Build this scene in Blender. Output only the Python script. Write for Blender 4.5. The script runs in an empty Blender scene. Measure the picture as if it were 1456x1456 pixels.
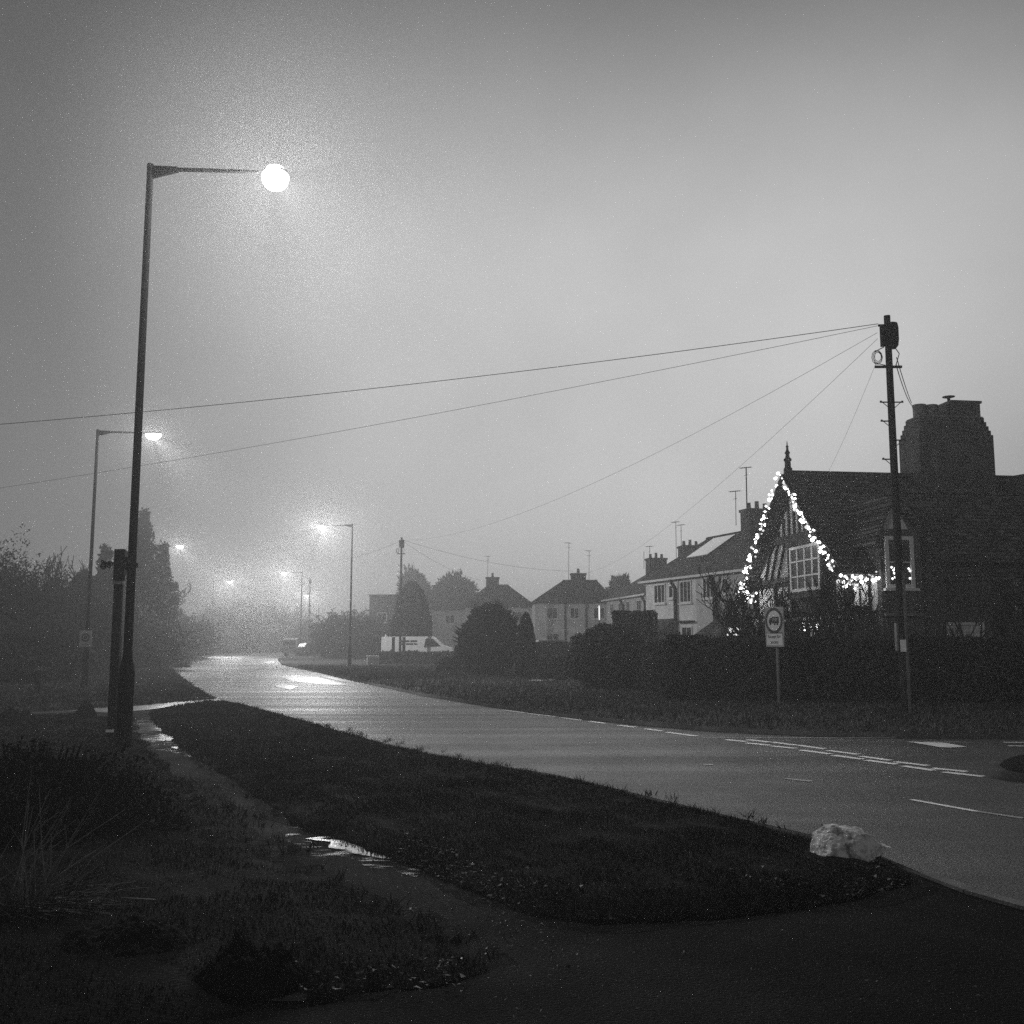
import bpy, math, random
import numpy as np
from mathutils import Vector, Matrix, noise, geometry

random.seed(7)
RNG = np.random.default_rng(11)
SC = bpy.context.scene
COL = SC.collection
PI = math.pi
CAM_H = 1.55
TILT = math.atan(184 / 1456)
CT, ST = math.cos(TILT), math.sin(TILT)


# ------------------------------------------------------------------ placing helpers (photo survey -> metres)
def ray(px, py):
    u, v = (px - 728) / 1456, (728 - py) / 1456
    return Vector((u, CT - v * ST, ST + v * CT))


def at(px, py, Y):
    d = ray(px, py)
    t = Y / d.y
    return Vector((d.x * t, Y, CAM_H + d.z * t))


def gnd(px, py, z=0.0):
    d = ray(px, py)
    t = (z - CAM_H) / d.z
    return Vector((d.x * t, d.y * t, z))


# ------------------------------------------------------------------ materials
def nd(nt, kind, loc=None, **kw):
    n = nt.nodes.new(kind)
    for k, v in kw.items():
        setattr(n, k, v)
    return n


def grey(v):
    return (v, v, v, 1)


def mat(name, base, var=0.3, scale=4.0, rough=0.7, rvar=0.1, spec=0.4, bump=0.0, bscale=30.0, detail=6, metal=0.0, ramp=None):
    m = bpy.data.materials.new(name)
    m.use_nodes = True
    nt = m.node_tree
    b = nt.nodes['Principled BSDF']
    b.inputs['Specular IOR Level'].default_value = spec
    b.inputs['Metallic'].default_value = metal
    tc = nd(nt, 'ShaderNodeTexCoord')
    n = nd(nt, 'ShaderNodeTexNoise')
    n.inputs['Scale'].default_value = scale
    n.inputs['Detail'].default_value = detail
    n.inputs['Roughness'].default_value = 0.65
    nt.links.new(tc.outputs['Object'], n.inputs['Vector'])
    r = nd(nt, 'ShaderNodeValToRGB')
    lo, hi = ramp or (0.3, 0.7)
    r.color_ramp.elements[0].position = lo
    r.color_ramp.elements[1].position = hi
    r.color_ramp.elements[0].color = grey(base * (1 - var))
    r.color_ramp.elements[1].color = grey(min(1, base * (1 + var)))
    nt.links.new(n.outputs['Fac'], r.inputs['Fac'])
    nt.links.new(r.outputs['Color'], b.inputs['Base Color'])
    mr = nd(nt, 'ShaderNodeMapRange')
    mr.inputs['From Min'].default_value = 0.3
    mr.inputs['From Max'].default_value = 0.7
    mr.inputs['To Min'].default_value = max(0.02, rough - rvar)
    mr.inputs['To Max'].default_value = min(1, rough + rvar)
    n2 = nd(nt, 'ShaderNodeTexNoise')
    n2.inputs['Scale'].default_value = scale * 0.37
    n2.inputs['Detail'].default_value = 4
    nt.links.new(tc.outputs['Object'], n2.inputs['Vector'])
    nt.links.new(n2.outputs['Fac'], mr.inputs['Value'])
    nt.links.new(mr.outputs['Result'], b.inputs['Roughness'])
    if bump:
        n3 = nd(nt, 'ShaderNodeTexNoise')
        n3.inputs['Scale'].default_value = bscale
        n3.inputs['Detail'].default_value = 5
        nt.links.new(tc.outputs['Object'], n3.inputs['Vector'])
        bp = nd(nt, 'ShaderNodeBump')
        bp.inputs['Strength'].default_value = bump
        bp.inputs['Distance'].default_value = 0.02
        nt.links.new(n3.outputs['Fac'], bp.inputs['Height'])
        nt.links.new(bp.outputs['Normal'], b.inputs['Normal'])
    return m


def coursed(name, c1, c2, mortar, bw, bh, msize=0.01, rough=0.8, bump=0.6, axis='xz', offset=0.5):
    """bricks or tiles in courses, on object coordinates"""
    m = bpy.data.materials.new(name)
    m.use_nodes = True
    nt = m.node_tree
    b = nt.nodes['Principled BSDF']
    b.inputs['Roughness'].default_value = rough
    b.inputs['Specular IOR Level'].default_value = 0.3
    tc = nd(nt, 'ShaderNodeTexCoord')
    sx = nd(nt, 'ShaderNodeSeparateXYZ')
    nt.links.new(tc.outputs['Object'], sx.inputs[0])
    cx = nd(nt, 'ShaderNodeCombineXYZ')
    ad = nd(nt, 'ShaderNodeMath', operation='ADD')
    nt.links.new(sx.outputs['X'], ad.inputs[0])
    nt.links.new(sx.outputs['Y'], ad.inputs[1])
    nt.links.new(ad.outputs[0] if axis == 'xz' else sx.outputs['X'], cx.inputs['X'])
    nt.links.new(sx.outputs['Z'], cx.inputs['Y'])
    bt = nd(nt, 'ShaderNodeTexBrick', offset=offset)
    bt.inputs['Scale'].default_value = 1
    bt.inputs['Brick Width'].default_value = bw
    bt.inputs['Row Height'].default_value = bh
    bt.inputs['Mortar Size'].default_value = msize
    bt.inputs['Mortar Smooth'].default_value = 0.3
    bt.inputs['Color1'].default_value = grey(c1)
    bt.inputs['Color2'].default_value = grey(c2)
    bt.inputs['Mortar'].default_value = grey(mortar)
    nt.links.new(cx.outputs[0], bt.inputs['Vector'])
    n = nd(nt, 'ShaderNodeTexNoise')
    n.inputs['Scale'].default_value = 1.7
    n.inputs['Detail'].default_value = 7
    nt.links.new(tc.outputs['Object'], n.inputs['Vector'])
    mr = nd(nt, 'ShaderNodeMapRange')
    mr.inputs['From Min'].default_value = 0.3
    mr.inputs['From Max'].default_value = 0.7
    mr.inputs['To Min'].default_value = 0.55
    mr.inputs['To Max'].default_value = 1.45
    nt.links.new(n.outputs['Fac'], mr.inputs['Value'])
    mx = nd(nt, 'ShaderNodeMix', data_type='RGBA', blend_type='MULTIPLY')
    mx.inputs['Factor'].default_value = 1
    nt.links.new(bt.outputs['Color'], mx.inputs[6])
    nt.links.new(mr.outputs['Result'], mx.inputs[7])
    nt.links.new(mx.outputs[2], b.inputs['Base Color'])
    bp = nd(nt, 'ShaderNodeBump')
    bp.inputs['Strength'].default_value = bump
    bp.inputs['Distance'].default_value = 0.02
    nt.links.new(bt.outputs['Fac'], bp.inputs['Height'])
    bp.invert = True
    nt.links.new(bp.outputs['Normal'], b.inputs['Normal'])
    return m


def glow(name, strength, sampling='AUTO'):
    m = bpy.data.materials.new(name)
    m.use_nodes = True
    nt = m.node_tree
    nt.nodes.clear()
    o = nd(nt, 'ShaderNodeOutputMaterial')
    e = nd(nt, 'ShaderNodeEmission')
    e.inputs['Strength'].default_value = strength
    nt.links.new(e.outputs[0], o.inputs['Surface'])
    m.cycles.emission_sampling = sampling
    return m


def diffuser(name, strength):
    """clear lamp bowl: lets the lamp inside shine through and glows itself"""
    m = glow(name, strength, 'NONE')
    nt = m.node_tree
    o = [n for n in nt.nodes if n.type == 'OUTPUT_MATERIAL'][0]
    e = [n for n in nt.nodes if n.type == 'EMISSION'][0]
    t = nd(nt, 'ShaderNodeBsdfTransparent')
    a = nd(nt, 'ShaderNodeAddShader')
    nt.links.new(t.outputs[0], a.inputs[0])
    nt.links.new(e.outputs[0], a.inputs[1])
    nt.links.new(a.outputs[0], o.inputs['Surface'])
    return m


def broken(m, lo, hi, scale, stretch=(1, 1, 1)):
    """thin sheet of water that breaks up into patches"""
    nt = m.node_tree
    o = [n for n in nt.nodes if n.type == 'OUTPUT_MATERIAL'][0]
    b = nt.nodes['Principled BSDF']
    tc = nd(nt, 'ShaderNodeTexCoord')
    mp = nd(nt, 'ShaderNodeMapping')
    mp.inputs['Scale'].default_value = stretch
    n = nd(nt, 'ShaderNodeTexNoise')
    n.inputs['Scale'].default_value = scale
    n.inputs['Detail'].default_value = 7
    r = nd(nt, 'ShaderNodeMapRange')
    r.inputs['From Min'].default_value = lo
    r.inputs['From Max'].default_value = hi
    mx = nd(nt, 'ShaderNodeMixShader')
    t = nd(nt, 'ShaderNodeBsdfTransparent')
    nt.links.new(tc.outputs['Object'], mp.inputs[0])
    nt.links.new(mp.outputs[0], n.inputs['Vector'])
    nt.links.new(n.outputs['Fac'], r.inputs['Value'])
    nt.links.new(r.outputs['Result'], mx.inputs[0])
    nt.links.new(t.outputs[0], mx.inputs[1])
    nt.links.new(b.outputs[0], mx.inputs[2])
    nt.links.new(mx.outputs[0], o.inputs['Surface'])
    return m


def varied(m, lo, hi):
    """each separate leaf or blade its own tone"""
    nt = m.node_tree
    b = nt.nodes['Principled BSDF']
    src = b.inputs['Base Color'].links[0].from_socket
    g = nd(nt, 'ShaderNodeNewGeometry')
    r = nd(nt, 'ShaderNodeMapRange')
    r.inputs['To Min'].default_value = lo
    r.inputs['To Max'].default_value = hi
    p = nd(nt, 'ShaderNodeMath', operation='POWER')
    p.inputs[1].default_value = 2.2
    mx = nd(nt, 'ShaderNodeMix', data_type='RGBA', blend_type='MULTIPLY')
    mx.inputs['Factor'].default_value = 1
    nt.links.new(g.outputs['Random Per Island'], p.inputs[0])
    nt.links.new(p.outputs[0], r.inputs['Value'])
    nt.links.new(src, mx.inputs[6])
    nt.links.new(r.outputs['Result'], mx.inputs[7])
    nt.links.new(mx.outputs[2], b.inputs['Base Color'])
    return m


M = {}
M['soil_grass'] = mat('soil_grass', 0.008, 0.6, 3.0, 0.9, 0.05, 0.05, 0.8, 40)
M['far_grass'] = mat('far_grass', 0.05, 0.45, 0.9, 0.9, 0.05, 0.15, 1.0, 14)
M['blade'] = mat('blade', 0.027, 0.8, 0.8, 0.85, 0.1, 0.06)
M['rough_blade'] = mat('rough_blade', 0.045, 0.55, 0.8, 0.75, 0.1, 0.15)
M['leaf_litter'] = mat('leaf_litter', 0.075, 0.8, 9, 0.6, 0.2, 0.4)
M['soil'] = mat('soil', 0.016, 0.5, 14, 0.95, 0.04, 0.1, 1.0, 30)
M['lane'] = mat('lane_tarmac', 0.009, 0.7, 2.2, 0.85, 0.10, 0.06, 1.0, 70, 12)
M['puddle'] = broken(mat('puddle', 0.02, 0.2, 5, 0.14, 0.06, 0.5, 0.12, 14), 0.34, 0.44, 2.6, (1.0, 2.2, 1))
M['damp'] = broken(mat('damp_tarmac', 0.018, 0.5, 3, 0.40, 0.15, 0.4, 0.8, 60), 0.55, 0.68, 5.0, (0.7, 2.2, 1))
M['mud'] = broken(mat('mud', 0.010, 0.6, 9, 0.93, 0.05, 0.06, 1.0, 24), 0.36, 0.56, 3.2)
M['bend_streak'] = mat('lamp_streak_sheet', 0.06, 0.2, 0.6, 0.27, 0.05, 0.8, 0.05, 6)  # paler wet sheet standing in for streaks of lamp light on the road
M['wet_flag'] = mat('wet_flag', 0.09, 0.35, 1.3, 0.34, 0.14, 0.5, 0.15, 40)
M['kerbstone'] = mat('kerbstone', 0.16, 0.4, 3, 0.7, 0.1, 0.3, 0.3, 60)
M['island_stone'] = mat('island_stone', 0.03, 0.5, 3, 0.8, 0.1, 0.2, 0.3, 60)
M['paint'] = mat('road_paint', 0.85, 0.15, 7, 0.5, 0.15, 0.4)
M['paint_worn'] = mat('road_paint_worn', 0.28, 0.6, 5, 0.5, 0.15, 0.4)
M['metal'] = mat('dark_metal', 0.004, 0.3, 6, 0.75, 0.12, 0.05)
M['galv'] = mat('galvanised', 0.09, 0.3, 6, 0.45, 0.12, 0.5)
M['wood'] = mat('dark_wood', 0.012, 0.5, 5, 0.85, 0.1, 0.2, 0.5, 30)
M['bark'] = mat('bark', 0.030, 0.5, 8, 0.9, 0.05, 0.2)
M['stalk'] = mat('dry_stalk', 0.22, 0.4, 8, 0.8, 0.05, 0.2)
M['leaf_dark'] = mat('leaf_dark', 0.028, 0.5, 0.9, 0.8, 0.1, 0.15)
M['leaf_mid'] = mat('leaf_mid', 0.045, 0.5, 0.7, 0.8, 0.1, 0.15)
M['leaf_black'] = mat('leaf_black', 0.012, 0.4, 2, 0.9, 0.05, 0.08)
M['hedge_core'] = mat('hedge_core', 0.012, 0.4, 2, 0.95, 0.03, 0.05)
M['stone'] = mat('boulder_stone', 0.70, 0.68, 13.0, 0.75, 0.1, 0.3, 0.8, 18, 12, ramp=(0.36, 0.55))
M['brick'] = coursed('dark_brick', 0.060, 0.10, 0.07, 0.225, 0.075, 0.012)
M['chim_brick'] = coursed('chimney_brick', 0.025, 0.085, 0.10, 0.24, 0.085, 0.014)
M['tile'] = coursed('clay_tile', 0.025, 0.15, 0.006, 0.30, 0.125, 0.022, 0.7, 1.0, 'x')
M['tile_far'] = coursed('roof_tile_far', 0.05, 0.10, 0.015, 0.3, 0.2, 0.03, 0.75, 0.8, 'x')
M['render'] = mat('pale_render', 0.82, 0.22, 1.3, 0.9, 0.05, 0.2, 0.2, 50)
M['render_dim'] = mat('grey_render', 0.60, 0.2, 1.5, 0.9, 0.05, 0.2, 0.3, 50)
M['white'] = mat('white_paint', 0.72, 0.12, 3, 0.45, 0.1, 0.4)
M['timber'] = mat('black_timber', 0.016, 0.4, 5, 0.7, 0.1, 0.3, 0.4, 30)
M['glass'] = mat('window_glass', 0.015, 0.3, 1, 0.08, 0.03, 0.5)
M['curtain'] = mat('net_curtain', 0.50, 0.55, 3.5, 0.9, 0.05, 0.1, ramp=(0.4, 0.6))
M['solar'] = mat('roof_glazing', 0.30, 0.1, 2, 0.12, 0.04, 0.6)
M['sign_white'] = mat('sign_white', 0.62, 0.08, 4, 0.45, 0.08, 0.4)
M['sign_grey'] = mat('sign_backing', 0.34, 0.1, 4, 0.5, 0.08, 0.4)
M['sign_ring'] = mat('sign_ring', 0.035, 0.2, 4, 0.5, 0.08, 0.4)
M['sign_black'] = mat('sign_black', 0.012, 0.2, 4, 0.5, 0.08, 0.4)
M['cap_pale'] = mat('chimney_pot_clay', 0.17, 0.4, 4, 0.8, 0.1, 0.2, 0.4, 20)
M['mortar'] = mat('mortar_flaunching', 0.25, 0.4, 5, 0.8, 0.1, 0.2)
M['car_pale'] = mat('car_pale', 0.55, 0.05, 2, 0.3, 0.05, 0.5)
M['car_grey'] = mat('car_grey', 0.16, 0.05, 2, 0.35, 0.05, 0.5)
M['car_dark'] = mat('car_dark', 0.05, 0.05, 2, 0.3, 0.05, 0.5)
M['rubber'] = mat('rubber', 0.015, 0.2, 5, 0.8, 0.05, 0.3)
M['lamp_glow'] = diffuser('lamp_glow', 12)
M['near_glow'] = diffuser('near_lamp_glow', 8)
M['bulb_glow'] = glow('bulb_glow', 13)
M['bulb_dim'] = glow('bulb_dim', 0.9)
M['window_glow'] = glow('candle_glow', 3)
M['panel_glow'] = glow('panel_glow', 1.1)


for k_, lo_, hi_ in (('blade', 0.35, 3.4), ('rough_blade', 0.4, 2.8), ('leaf_dark', 0.4, 2.6), ('leaf_mid', 0.5, 2.2), ('leaf_litter', 0.2, 2.4), ('leaf_black', 0.5, 2.2)):
    varied(M[k_], lo_, hi_)


def road_material():
    m = bpy.data.materials.new('wet_asphalt')
    m.use_nodes = True
    nt = m.node_tree
    b = nt.nodes['Principled BSDF']
    tc = nd(nt, 'ShaderNodeTexCoord')
    n1 = nd(nt, 'ShaderNodeTexNoise')
    n1.inputs['Scale'].default_value = 0.35
    n1.inputs['Detail'].default_value = 6
    n2 = nd(nt, 'ShaderNodeTexNoise')
    n2.inputs['Scale'].default_value = 60
    n2.inputs['Detail'].default_value = 3
    mp = nd(nt, 'ShaderNodeMapping')
    mp.inputs['Rotation'].default_value = (0, 0, math.radians(50))
    mp.inputs['Scale'].default_value = (0.05, 1.1, 1)
    n3 = nd(nt, 'ShaderNodeTexNoise')
    n3.inputs['Scale'].default_value = 1.0
    n3.inputs['Detail'].default_value = 5
    nt.links.new(tc.outputs['Object'], n1.inputs['Vector'])
    nt.links.new(tc.outputs['Object'], n2.inputs['Vector'])
    nt.links.new(tc.outputs['Object'], mp.inputs['Vector'])
    nt.links.new(mp.outputs[0], n3.inputs['Vector'])
    r = nd(nt, 'ShaderNodeValToRGB')
    r.color_ramp.elements[0].position = 0.3
    r.color_ramp.elements[1].position = 0.72
    r.color_ramp.elements[0].color = grey(0.010)
    r.color_ramp.elements[1].color = grey(0.032)
    mx = nd(nt, 'ShaderNodeMix')
    mx.inputs['Factor'].default_value = 0.45
    nt.links.new(n1.outputs['Fac'], mx.inputs[2])
    nt.links.new(n2.outputs['Fac'], mx.inputs[3])
    nt.links.new(mx.outputs[0], r.inputs['Fac'])
    nt.links.new(r.outputs['Color'], b.inputs['Base Color'])
    mr = nd(nt, 'ShaderNodeMapRange')
    mr.inputs['From Min'].default_value = 0.32
    mr.inputs['From Max'].default_value = 0.68
    mr.inputs['To Min'].default_value = 0.44
    mr.inputs['To Max'].default_value = 0.60
    nt.links.new(n3.outputs['Fac'], mr.inputs['Value'])
    nt.links.new(mr.outputs['Result'], b.inputs['Roughness'])
    n4 = nd(nt, 'ShaderNodeTexNoise')
    n4.inputs['Scale'].default_value = 38
    n4.inputs['Detail'].default_value = 4
    n4.inputs['Roughness'].default_value = 0.8
    nt.links.new(tc.outputs['Object'], n4.inputs['Vector'])
    n5 = nd(nt, 'ShaderNodeTexNoise')
    n5.inputs['Scale'].default_value = 1.1
    n5.inputs['Detail'].default_value = 6
    nt.links.new(tc.outputs['Object'], n5.inputs['Vector'])
    a5 = nd(nt, 'ShaderNodeMath', operation='MULTIPLY_ADD')
    a5.inputs[1].default_value = 0.45
    nt.links.new(n5.outputs['Fac'], a5.inputs[0])
    nt.links.new(n4.outputs['Fac'], a5.inputs[2])
    r4 = nd(nt, 'ShaderNodeMapRange')
    r4.inputs['From Min'].default_value = 0.50
    r4.inputs['From Max'].default_value = 0.95
    r4.inputs['To Min'].default_value = 0.10
    r4.inputs['To Max'].default_value = 0.95
    nt.links.new(a5.outputs[0], r4.inputs['Value'])
    nt.links.new(r4.outputs['Result'], b.inputs['Specular IOR Level'])
    bp = nd(nt, 'ShaderNodeBump')
    bp.inputs['Strength'].default_value = 0.8
    bp.inputs['Distance'].default_value = 0.012
    nt.links.new(n2.outputs['Fac'], bp.inputs['Height'])
    nt.links.new(bp.outputs['Normal'], b.inputs['Normal'])
    return m


M['road'] = road_material()


# ------------------------------------------------------------------ object helpers
def tag(o, label=None, cat=None, group=None, kind=None):
    if label:
        o['label'] = label
    if cat:
        o['category'] = cat
    if group:
        o['group'] = group
    if kind:
        o['kind'] = kind
    return o


def thing(name, label, cat, loc=(0, 0, 0), rz=0.0, group=None):
    o = bpy.data.objects.new(name, None)
    COL.objects.link(o)
    o.empty_display_size = 0.2
    o.location = loc
    o.rotation_euler = (0, 0, rz)
    return tag(o, label, cat, group)


def link(name, me, material, parent=None):
    o = bpy.data.objects.new(name, me)
    COL.objects.link(o)
    if material:
        me.materials.append(material)
    if parent:
        o.parent = parent
    return o


def copy_tree(o, parent=None):
    c = o.copy()
    COL.objects.link(c)
    c.parent = parent
    for ch in list(o.children):
        copy_tree(ch, c)
    return c


def arr_mesh(name, V, T, smooth=False):
    """mesh from arrays: V (n,3), T (m,3)"""
    me = bpy.data.meshes.new(name)
    V = np.asarray(V, dtype=np.float32)
    T = np.asarray(T, dtype=np.int32)
    me.vertices.add(len(V))
    me.vertices.foreach_set('co', V.ravel())
    me.loops.add(T.size)
    me.loops.foreach_set('vertex_index', T.ravel())
    me.polygons.add(len(T))
    me.polygons.foreach_set('loop_start', np.arange(0, T.size, 3, dtype=np.int32))
    me.polygons.foreach_set('loop_total', np.full(len(T), 3, dtype=np.int32))
    if smooth:
        me.polygons.foreach_set('use_smooth', np.ones(len(T), dtype=bool))
    me.update(calc_edges=True)
    return me


class MB:
    def __init__(self):
        self.v, self.f = [], []

    def add(self, vs, fs):
        b = len(self.v)
        self.v += [tuple(p) for p in vs]
        self.f += [tuple(i + b for i in q) for q in fs]
        return self

    def box(self, x0, x1, y0, y1, z0, z1):
        return self.add([(x0, y0, z0), (x1, y0, z0), (x1, y1, z0), (x0, y1, z0), (x0, y0, z1), (x1, y0, z1), (x1, y1, z1), (x0, y1, z1)],
                        [(0, 3, 2, 1), (4, 5, 6, 7), (0, 1, 5, 4), (1, 2, 6, 5), (2, 3, 7, 6), (3, 0, 4, 7)])

    def beam(self, p, q, w, d, up=(0, 0, 1)):
        """rectangular bar from p to q, w across, d along up-ish"""
        p, q = Vector(p), Vector(q)
        a = (q - p).normalized()
        s = a.cross(Vector(up))
        if s.length < 1e-4:
            s = a.cross(Vector((0, 1, 0)))
        s.normalize()
        u = s.cross(a).normalized()
        vs = []
        for c in (p, q):
            for i, j in ((-1, -1), (1, -1), (1, 1), (-1, 1)):
                vs.append(c + s * (i * w / 2) + u * (j * d / 2))
        return self.add(vs, [(0, 1, 2, 3), (7, 6, 5, 4), (0, 4, 5, 1), (1, 5, 6, 2), (2, 6, 7, 3), (3, 7, 4, 0)])

    def tube(self, pts, rad, n=6, cap=True):
        pts = [Vector(p) for p in pts]
        if not isinstance(rad, (list, tuple)):
            rad = [rad] * len(pts)
        vs = []
        ref = Vector((0.13, 0.21, 0.97))
        for i, p in enumerate(pts):
            a = (pts[min(i + 1, len(pts) - 1)] - pts[max(i - 1, 0)])
            if a.length < 1e-9:
                a = Vector((0, 0, 1))
            a.normalize()
            r0 = ref if abs(a.dot(ref)) < 0.97 else Vector((1, 0.1, 0))
            s = a.cross(r0).normalized()
            u = s.cross(a)
            for k in range(n):
                t = 2 * PI * k / n
                vs.append(p + (s * math.cos(t) + u * math.sin(t)) * rad[i])
        fs = []
        for i in range(len(pts) - 1):
            for k in range(n):
                k2 = (k + 1) % n
                fs.append((i * n + k, i * n + k2, (i + 1) * n + k2, (i + 1) * n + k))
        if cap:
            fs.append(tuple(range(n))[::-1])
            fs.append(tuple((len(pts) - 1) * n + k for k in range(n)))
        return self.add(vs, fs)

    def lathe(self, prof, n=16, c=(0, 0, 0)):
        vs, fs = [], []
        for r, z in prof:
            for k in range(n):
                t = 2 * PI * k / n
                vs.append((c[0] + r * math.cos(t), c[1] + r * math.sin(t), c[2] + z))
        for i in range(len(prof) - 1):
            for k in range(n):
                k2 = (k + 1) % n
                fs.append((i * n + k, i * n + k2, (i + 1) * n + k2, (i + 1) * n + k))
        fs.append(tuple(range(n))[::-1])
        fs.append(tuple((len(prof) - 1) * n + k for k in range(n)))
        return self.add(vs, fs)

    def prism(self, poly, axis, a, b):
        """poly: 2D outline in the two other axes; extruded along axis from a to b"""
        n = len(poly)

        def mk(p, t):
            if axis == 'x':
                return (t, p[0], p[1])
            if axis == 'y':
                return (p[0], t, p[1])
            return (p[0], p[1], t)
        vs = [mk(p, a) for p in poly] + [mk(p, b) for p in poly]
        fs = [tuple(range(n))[::-1], tuple(range(n, 2 * n))]
        for i in range(n):
            j = (i + 1) % n
            fs.append((i, j, n + j, n + i))
        return self.add(vs, fs)

    def slab(self, quad, thick):
        """quad or polygon of 3D points (top) given thickness straight down"""
        n = len(quad)
        vs = [Vector(p) for p in quad] + [Vector(p) - Vector((0, 0, thick)) for p in quad]
        fs = [tuple(range(n)), tuple(range(n, 2 * n))[::-1]]
        for i in range(n):
            j = (i + 1) % n
            fs.append((j, i, n + i, n + j))
        return self.add(vs, fs)

    def build(self, name, material, parent=None, smooth=False):
        me = bpy.data.meshes.new(name)
        me.from_pydata(self.v, [], self.f)
        if smooth:
            for p in me.polygons:
                p.use_smooth = True
        me.validate()
        me.update()
        import bmesh
        bm = bmesh.new()
        bm.from_mesh(me)
        bmesh.ops.recalc_face_normals(bm, faces=bm.faces)
        bm.to_mesh(me)
        bm.free()
        return link(name, me, material, parent)


def smooth_by_angle(o, deg=40):
    me = o.data
    me.polygons.foreach_set('use_smooth', np.ones(len(me.polygons), dtype=bool))
    if hasattr(me, 'set_sharp_from_angle'):
        me.set_sharp_from_angle(angle=math.radians(deg))
    return o


# ------------------------------------------------------------------ ground sheets
def inside(P, poly):
    x, y = P[:, 0], P[:, 1]
    r = np.zeros(len(P), dtype=bool)
    n = len(poly)
    for i in range(n):
        x0, y0 = poly[i]
        x1, y1 = poly[(i + 1) % n]
        if y0 == y1:
            continue
        c = ((y0 > y) != (y1 > y)) & (x < (x1 - x0) * (y - y0) / (y1 - y0) + x0)
        r ^= c
    return r


def edge_dist(P, poly):
    d = np.full(len(P), 1e9)
    n = len(poly)
    for i in range(n):
        a = np.array(poly[i])
        b = np.array(poly[(i + 1) % n])
        ab = b - a
        L = max(1e-9, float(ab @ ab))
        t = np.clip(((P - a) @ ab) / L, 0, 1)
        q = a + t[:, None] * ab
        d = np.minimum(d, np.hypot(P[:, 0] - q[:, 0], P[:, 1] - q[:, 1]))
    return d


def wob(P, s, seed=0):
    x, y = P[:, 0] * s, P[:, 1] * s
    return (np.sin(x * 1.3 + seed + 1.7 * np.sin(y * 0.9 + seed * 2)) + np.sin(y * 1.7 - seed + 1.3 * np.sin(x * 1.1)) + np.sin((x + y) * 2.3 + seed * 3 + np.sin(x * 3.1))) / 3


def densify(poly, step, ragged=0.0, seed=1):
    rr = random.Random(seed)
    out = []
    n = len(poly)
    for i in range(n):
        a, b = Vector(poly[i]), Vector(poly[(i + 1) % n])
        L = (b - a).length
        k = max(1, int(L / step))
        nrm = Vector((-(b - a).y, (b - a).x))
        nrm = nrm / max(L, 1e-6)
        for j in range(k):
            p = a + (b - a) * (j / k)
            w = ragged * (0.6 * noise.noise(Vector((p.x * 1.1, p.y * 1.1, seed))) * 1.6 + 0.5 * noise.noise(Vector((p.x * 4, p.y * 4, seed + 3))))
            p = p + nrm * w
            out.append((p.x, p.y))
    return out


def px_poly(pts, z=0.0):
    return [tuple(gnd(x, y, z).xy) for x, y in pts]


def sheet(name, poly, zfun, res, material, skirt=0.0, kind='structure', parent=None):
    """poly already densified; zfun(P, d) -> z array"""
    P = np.array(poly)
    lo, hi = P.min(0), P.max(0)
    gx, gy = np.meshgrid(np.arange(lo[0], hi[0], res), np.arange(lo[1], hi[1], res))
    G = np.stack([gx.ravel(), gy.ravel()], 1)
    G = G + RNG.uniform(-res * 0.25, res * 0.25, G.shape)
    G = G[inside(G, poly)]
    if len(G):
        G = G[edge_dist(G, poly) > res * 0.4]
    allp = [Vector(p) for p in poly] + [Vector(g) for g in G]
    n = len(poly)
    vo, eo, fo, *_ = geometry.delaunay_2d_cdt(allp, [(i, (i + 1) % n) for i in range(n)], [list(range(n))], 1, 1e-5)
    V2 = np.array([(v.x, v.y) for v in vo])
    d = edge_dist(V2, poly)
    z = zfun(V2, d)
    V = np.column_stack([V2, z])
    T = [tuple(f) for f in fo]
    T = [(f[0], f[i], f[i + 1]) for f in T for i in range(1, len(f) - 1)]
    V = list(map(tuple, V))
    if skirt:
        cnt = {}
        for t in T:
            for a, b in ((t[0], t[1]), (t[1], t[2]), (t[2], t[0])):
                cnt[(a, b)] = 1
        bd = [(a, b) for (a, b) in cnt if (b, a) not in cnt]
        low = {}
        for a, b in bd:
            for k in (a, b):
                if k not in low:
                    low[k] = len(V)
                    V.append((V[k][0], V[k][1], V[k][2] - skirt))
        for a, b in bd:
            T += [(b, a, low[a]), (b, low[a], low[b])]
    me = arr_mesh(name, V, T, True)
    o = link(name, me, material, parent)
    if kind:
        tag(o, kind=kind)
    return o


def flat(z):
    return lambda P, d: np.full(len(P), z)


def mound(z0, h, w, amp=0.02, seed=0):
    def f(P, d):
        t = np.clip(d / w, 0, 1)
        return z0 + h * t * t * (3 - 2 * t) + amp * t * wob(P, 1.4, seed) + amp * 0.6 * t * wob(P, 4.1, seed + 2)
    return f


STONE = gnd(1210, 1222, 0.05).xy


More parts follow.
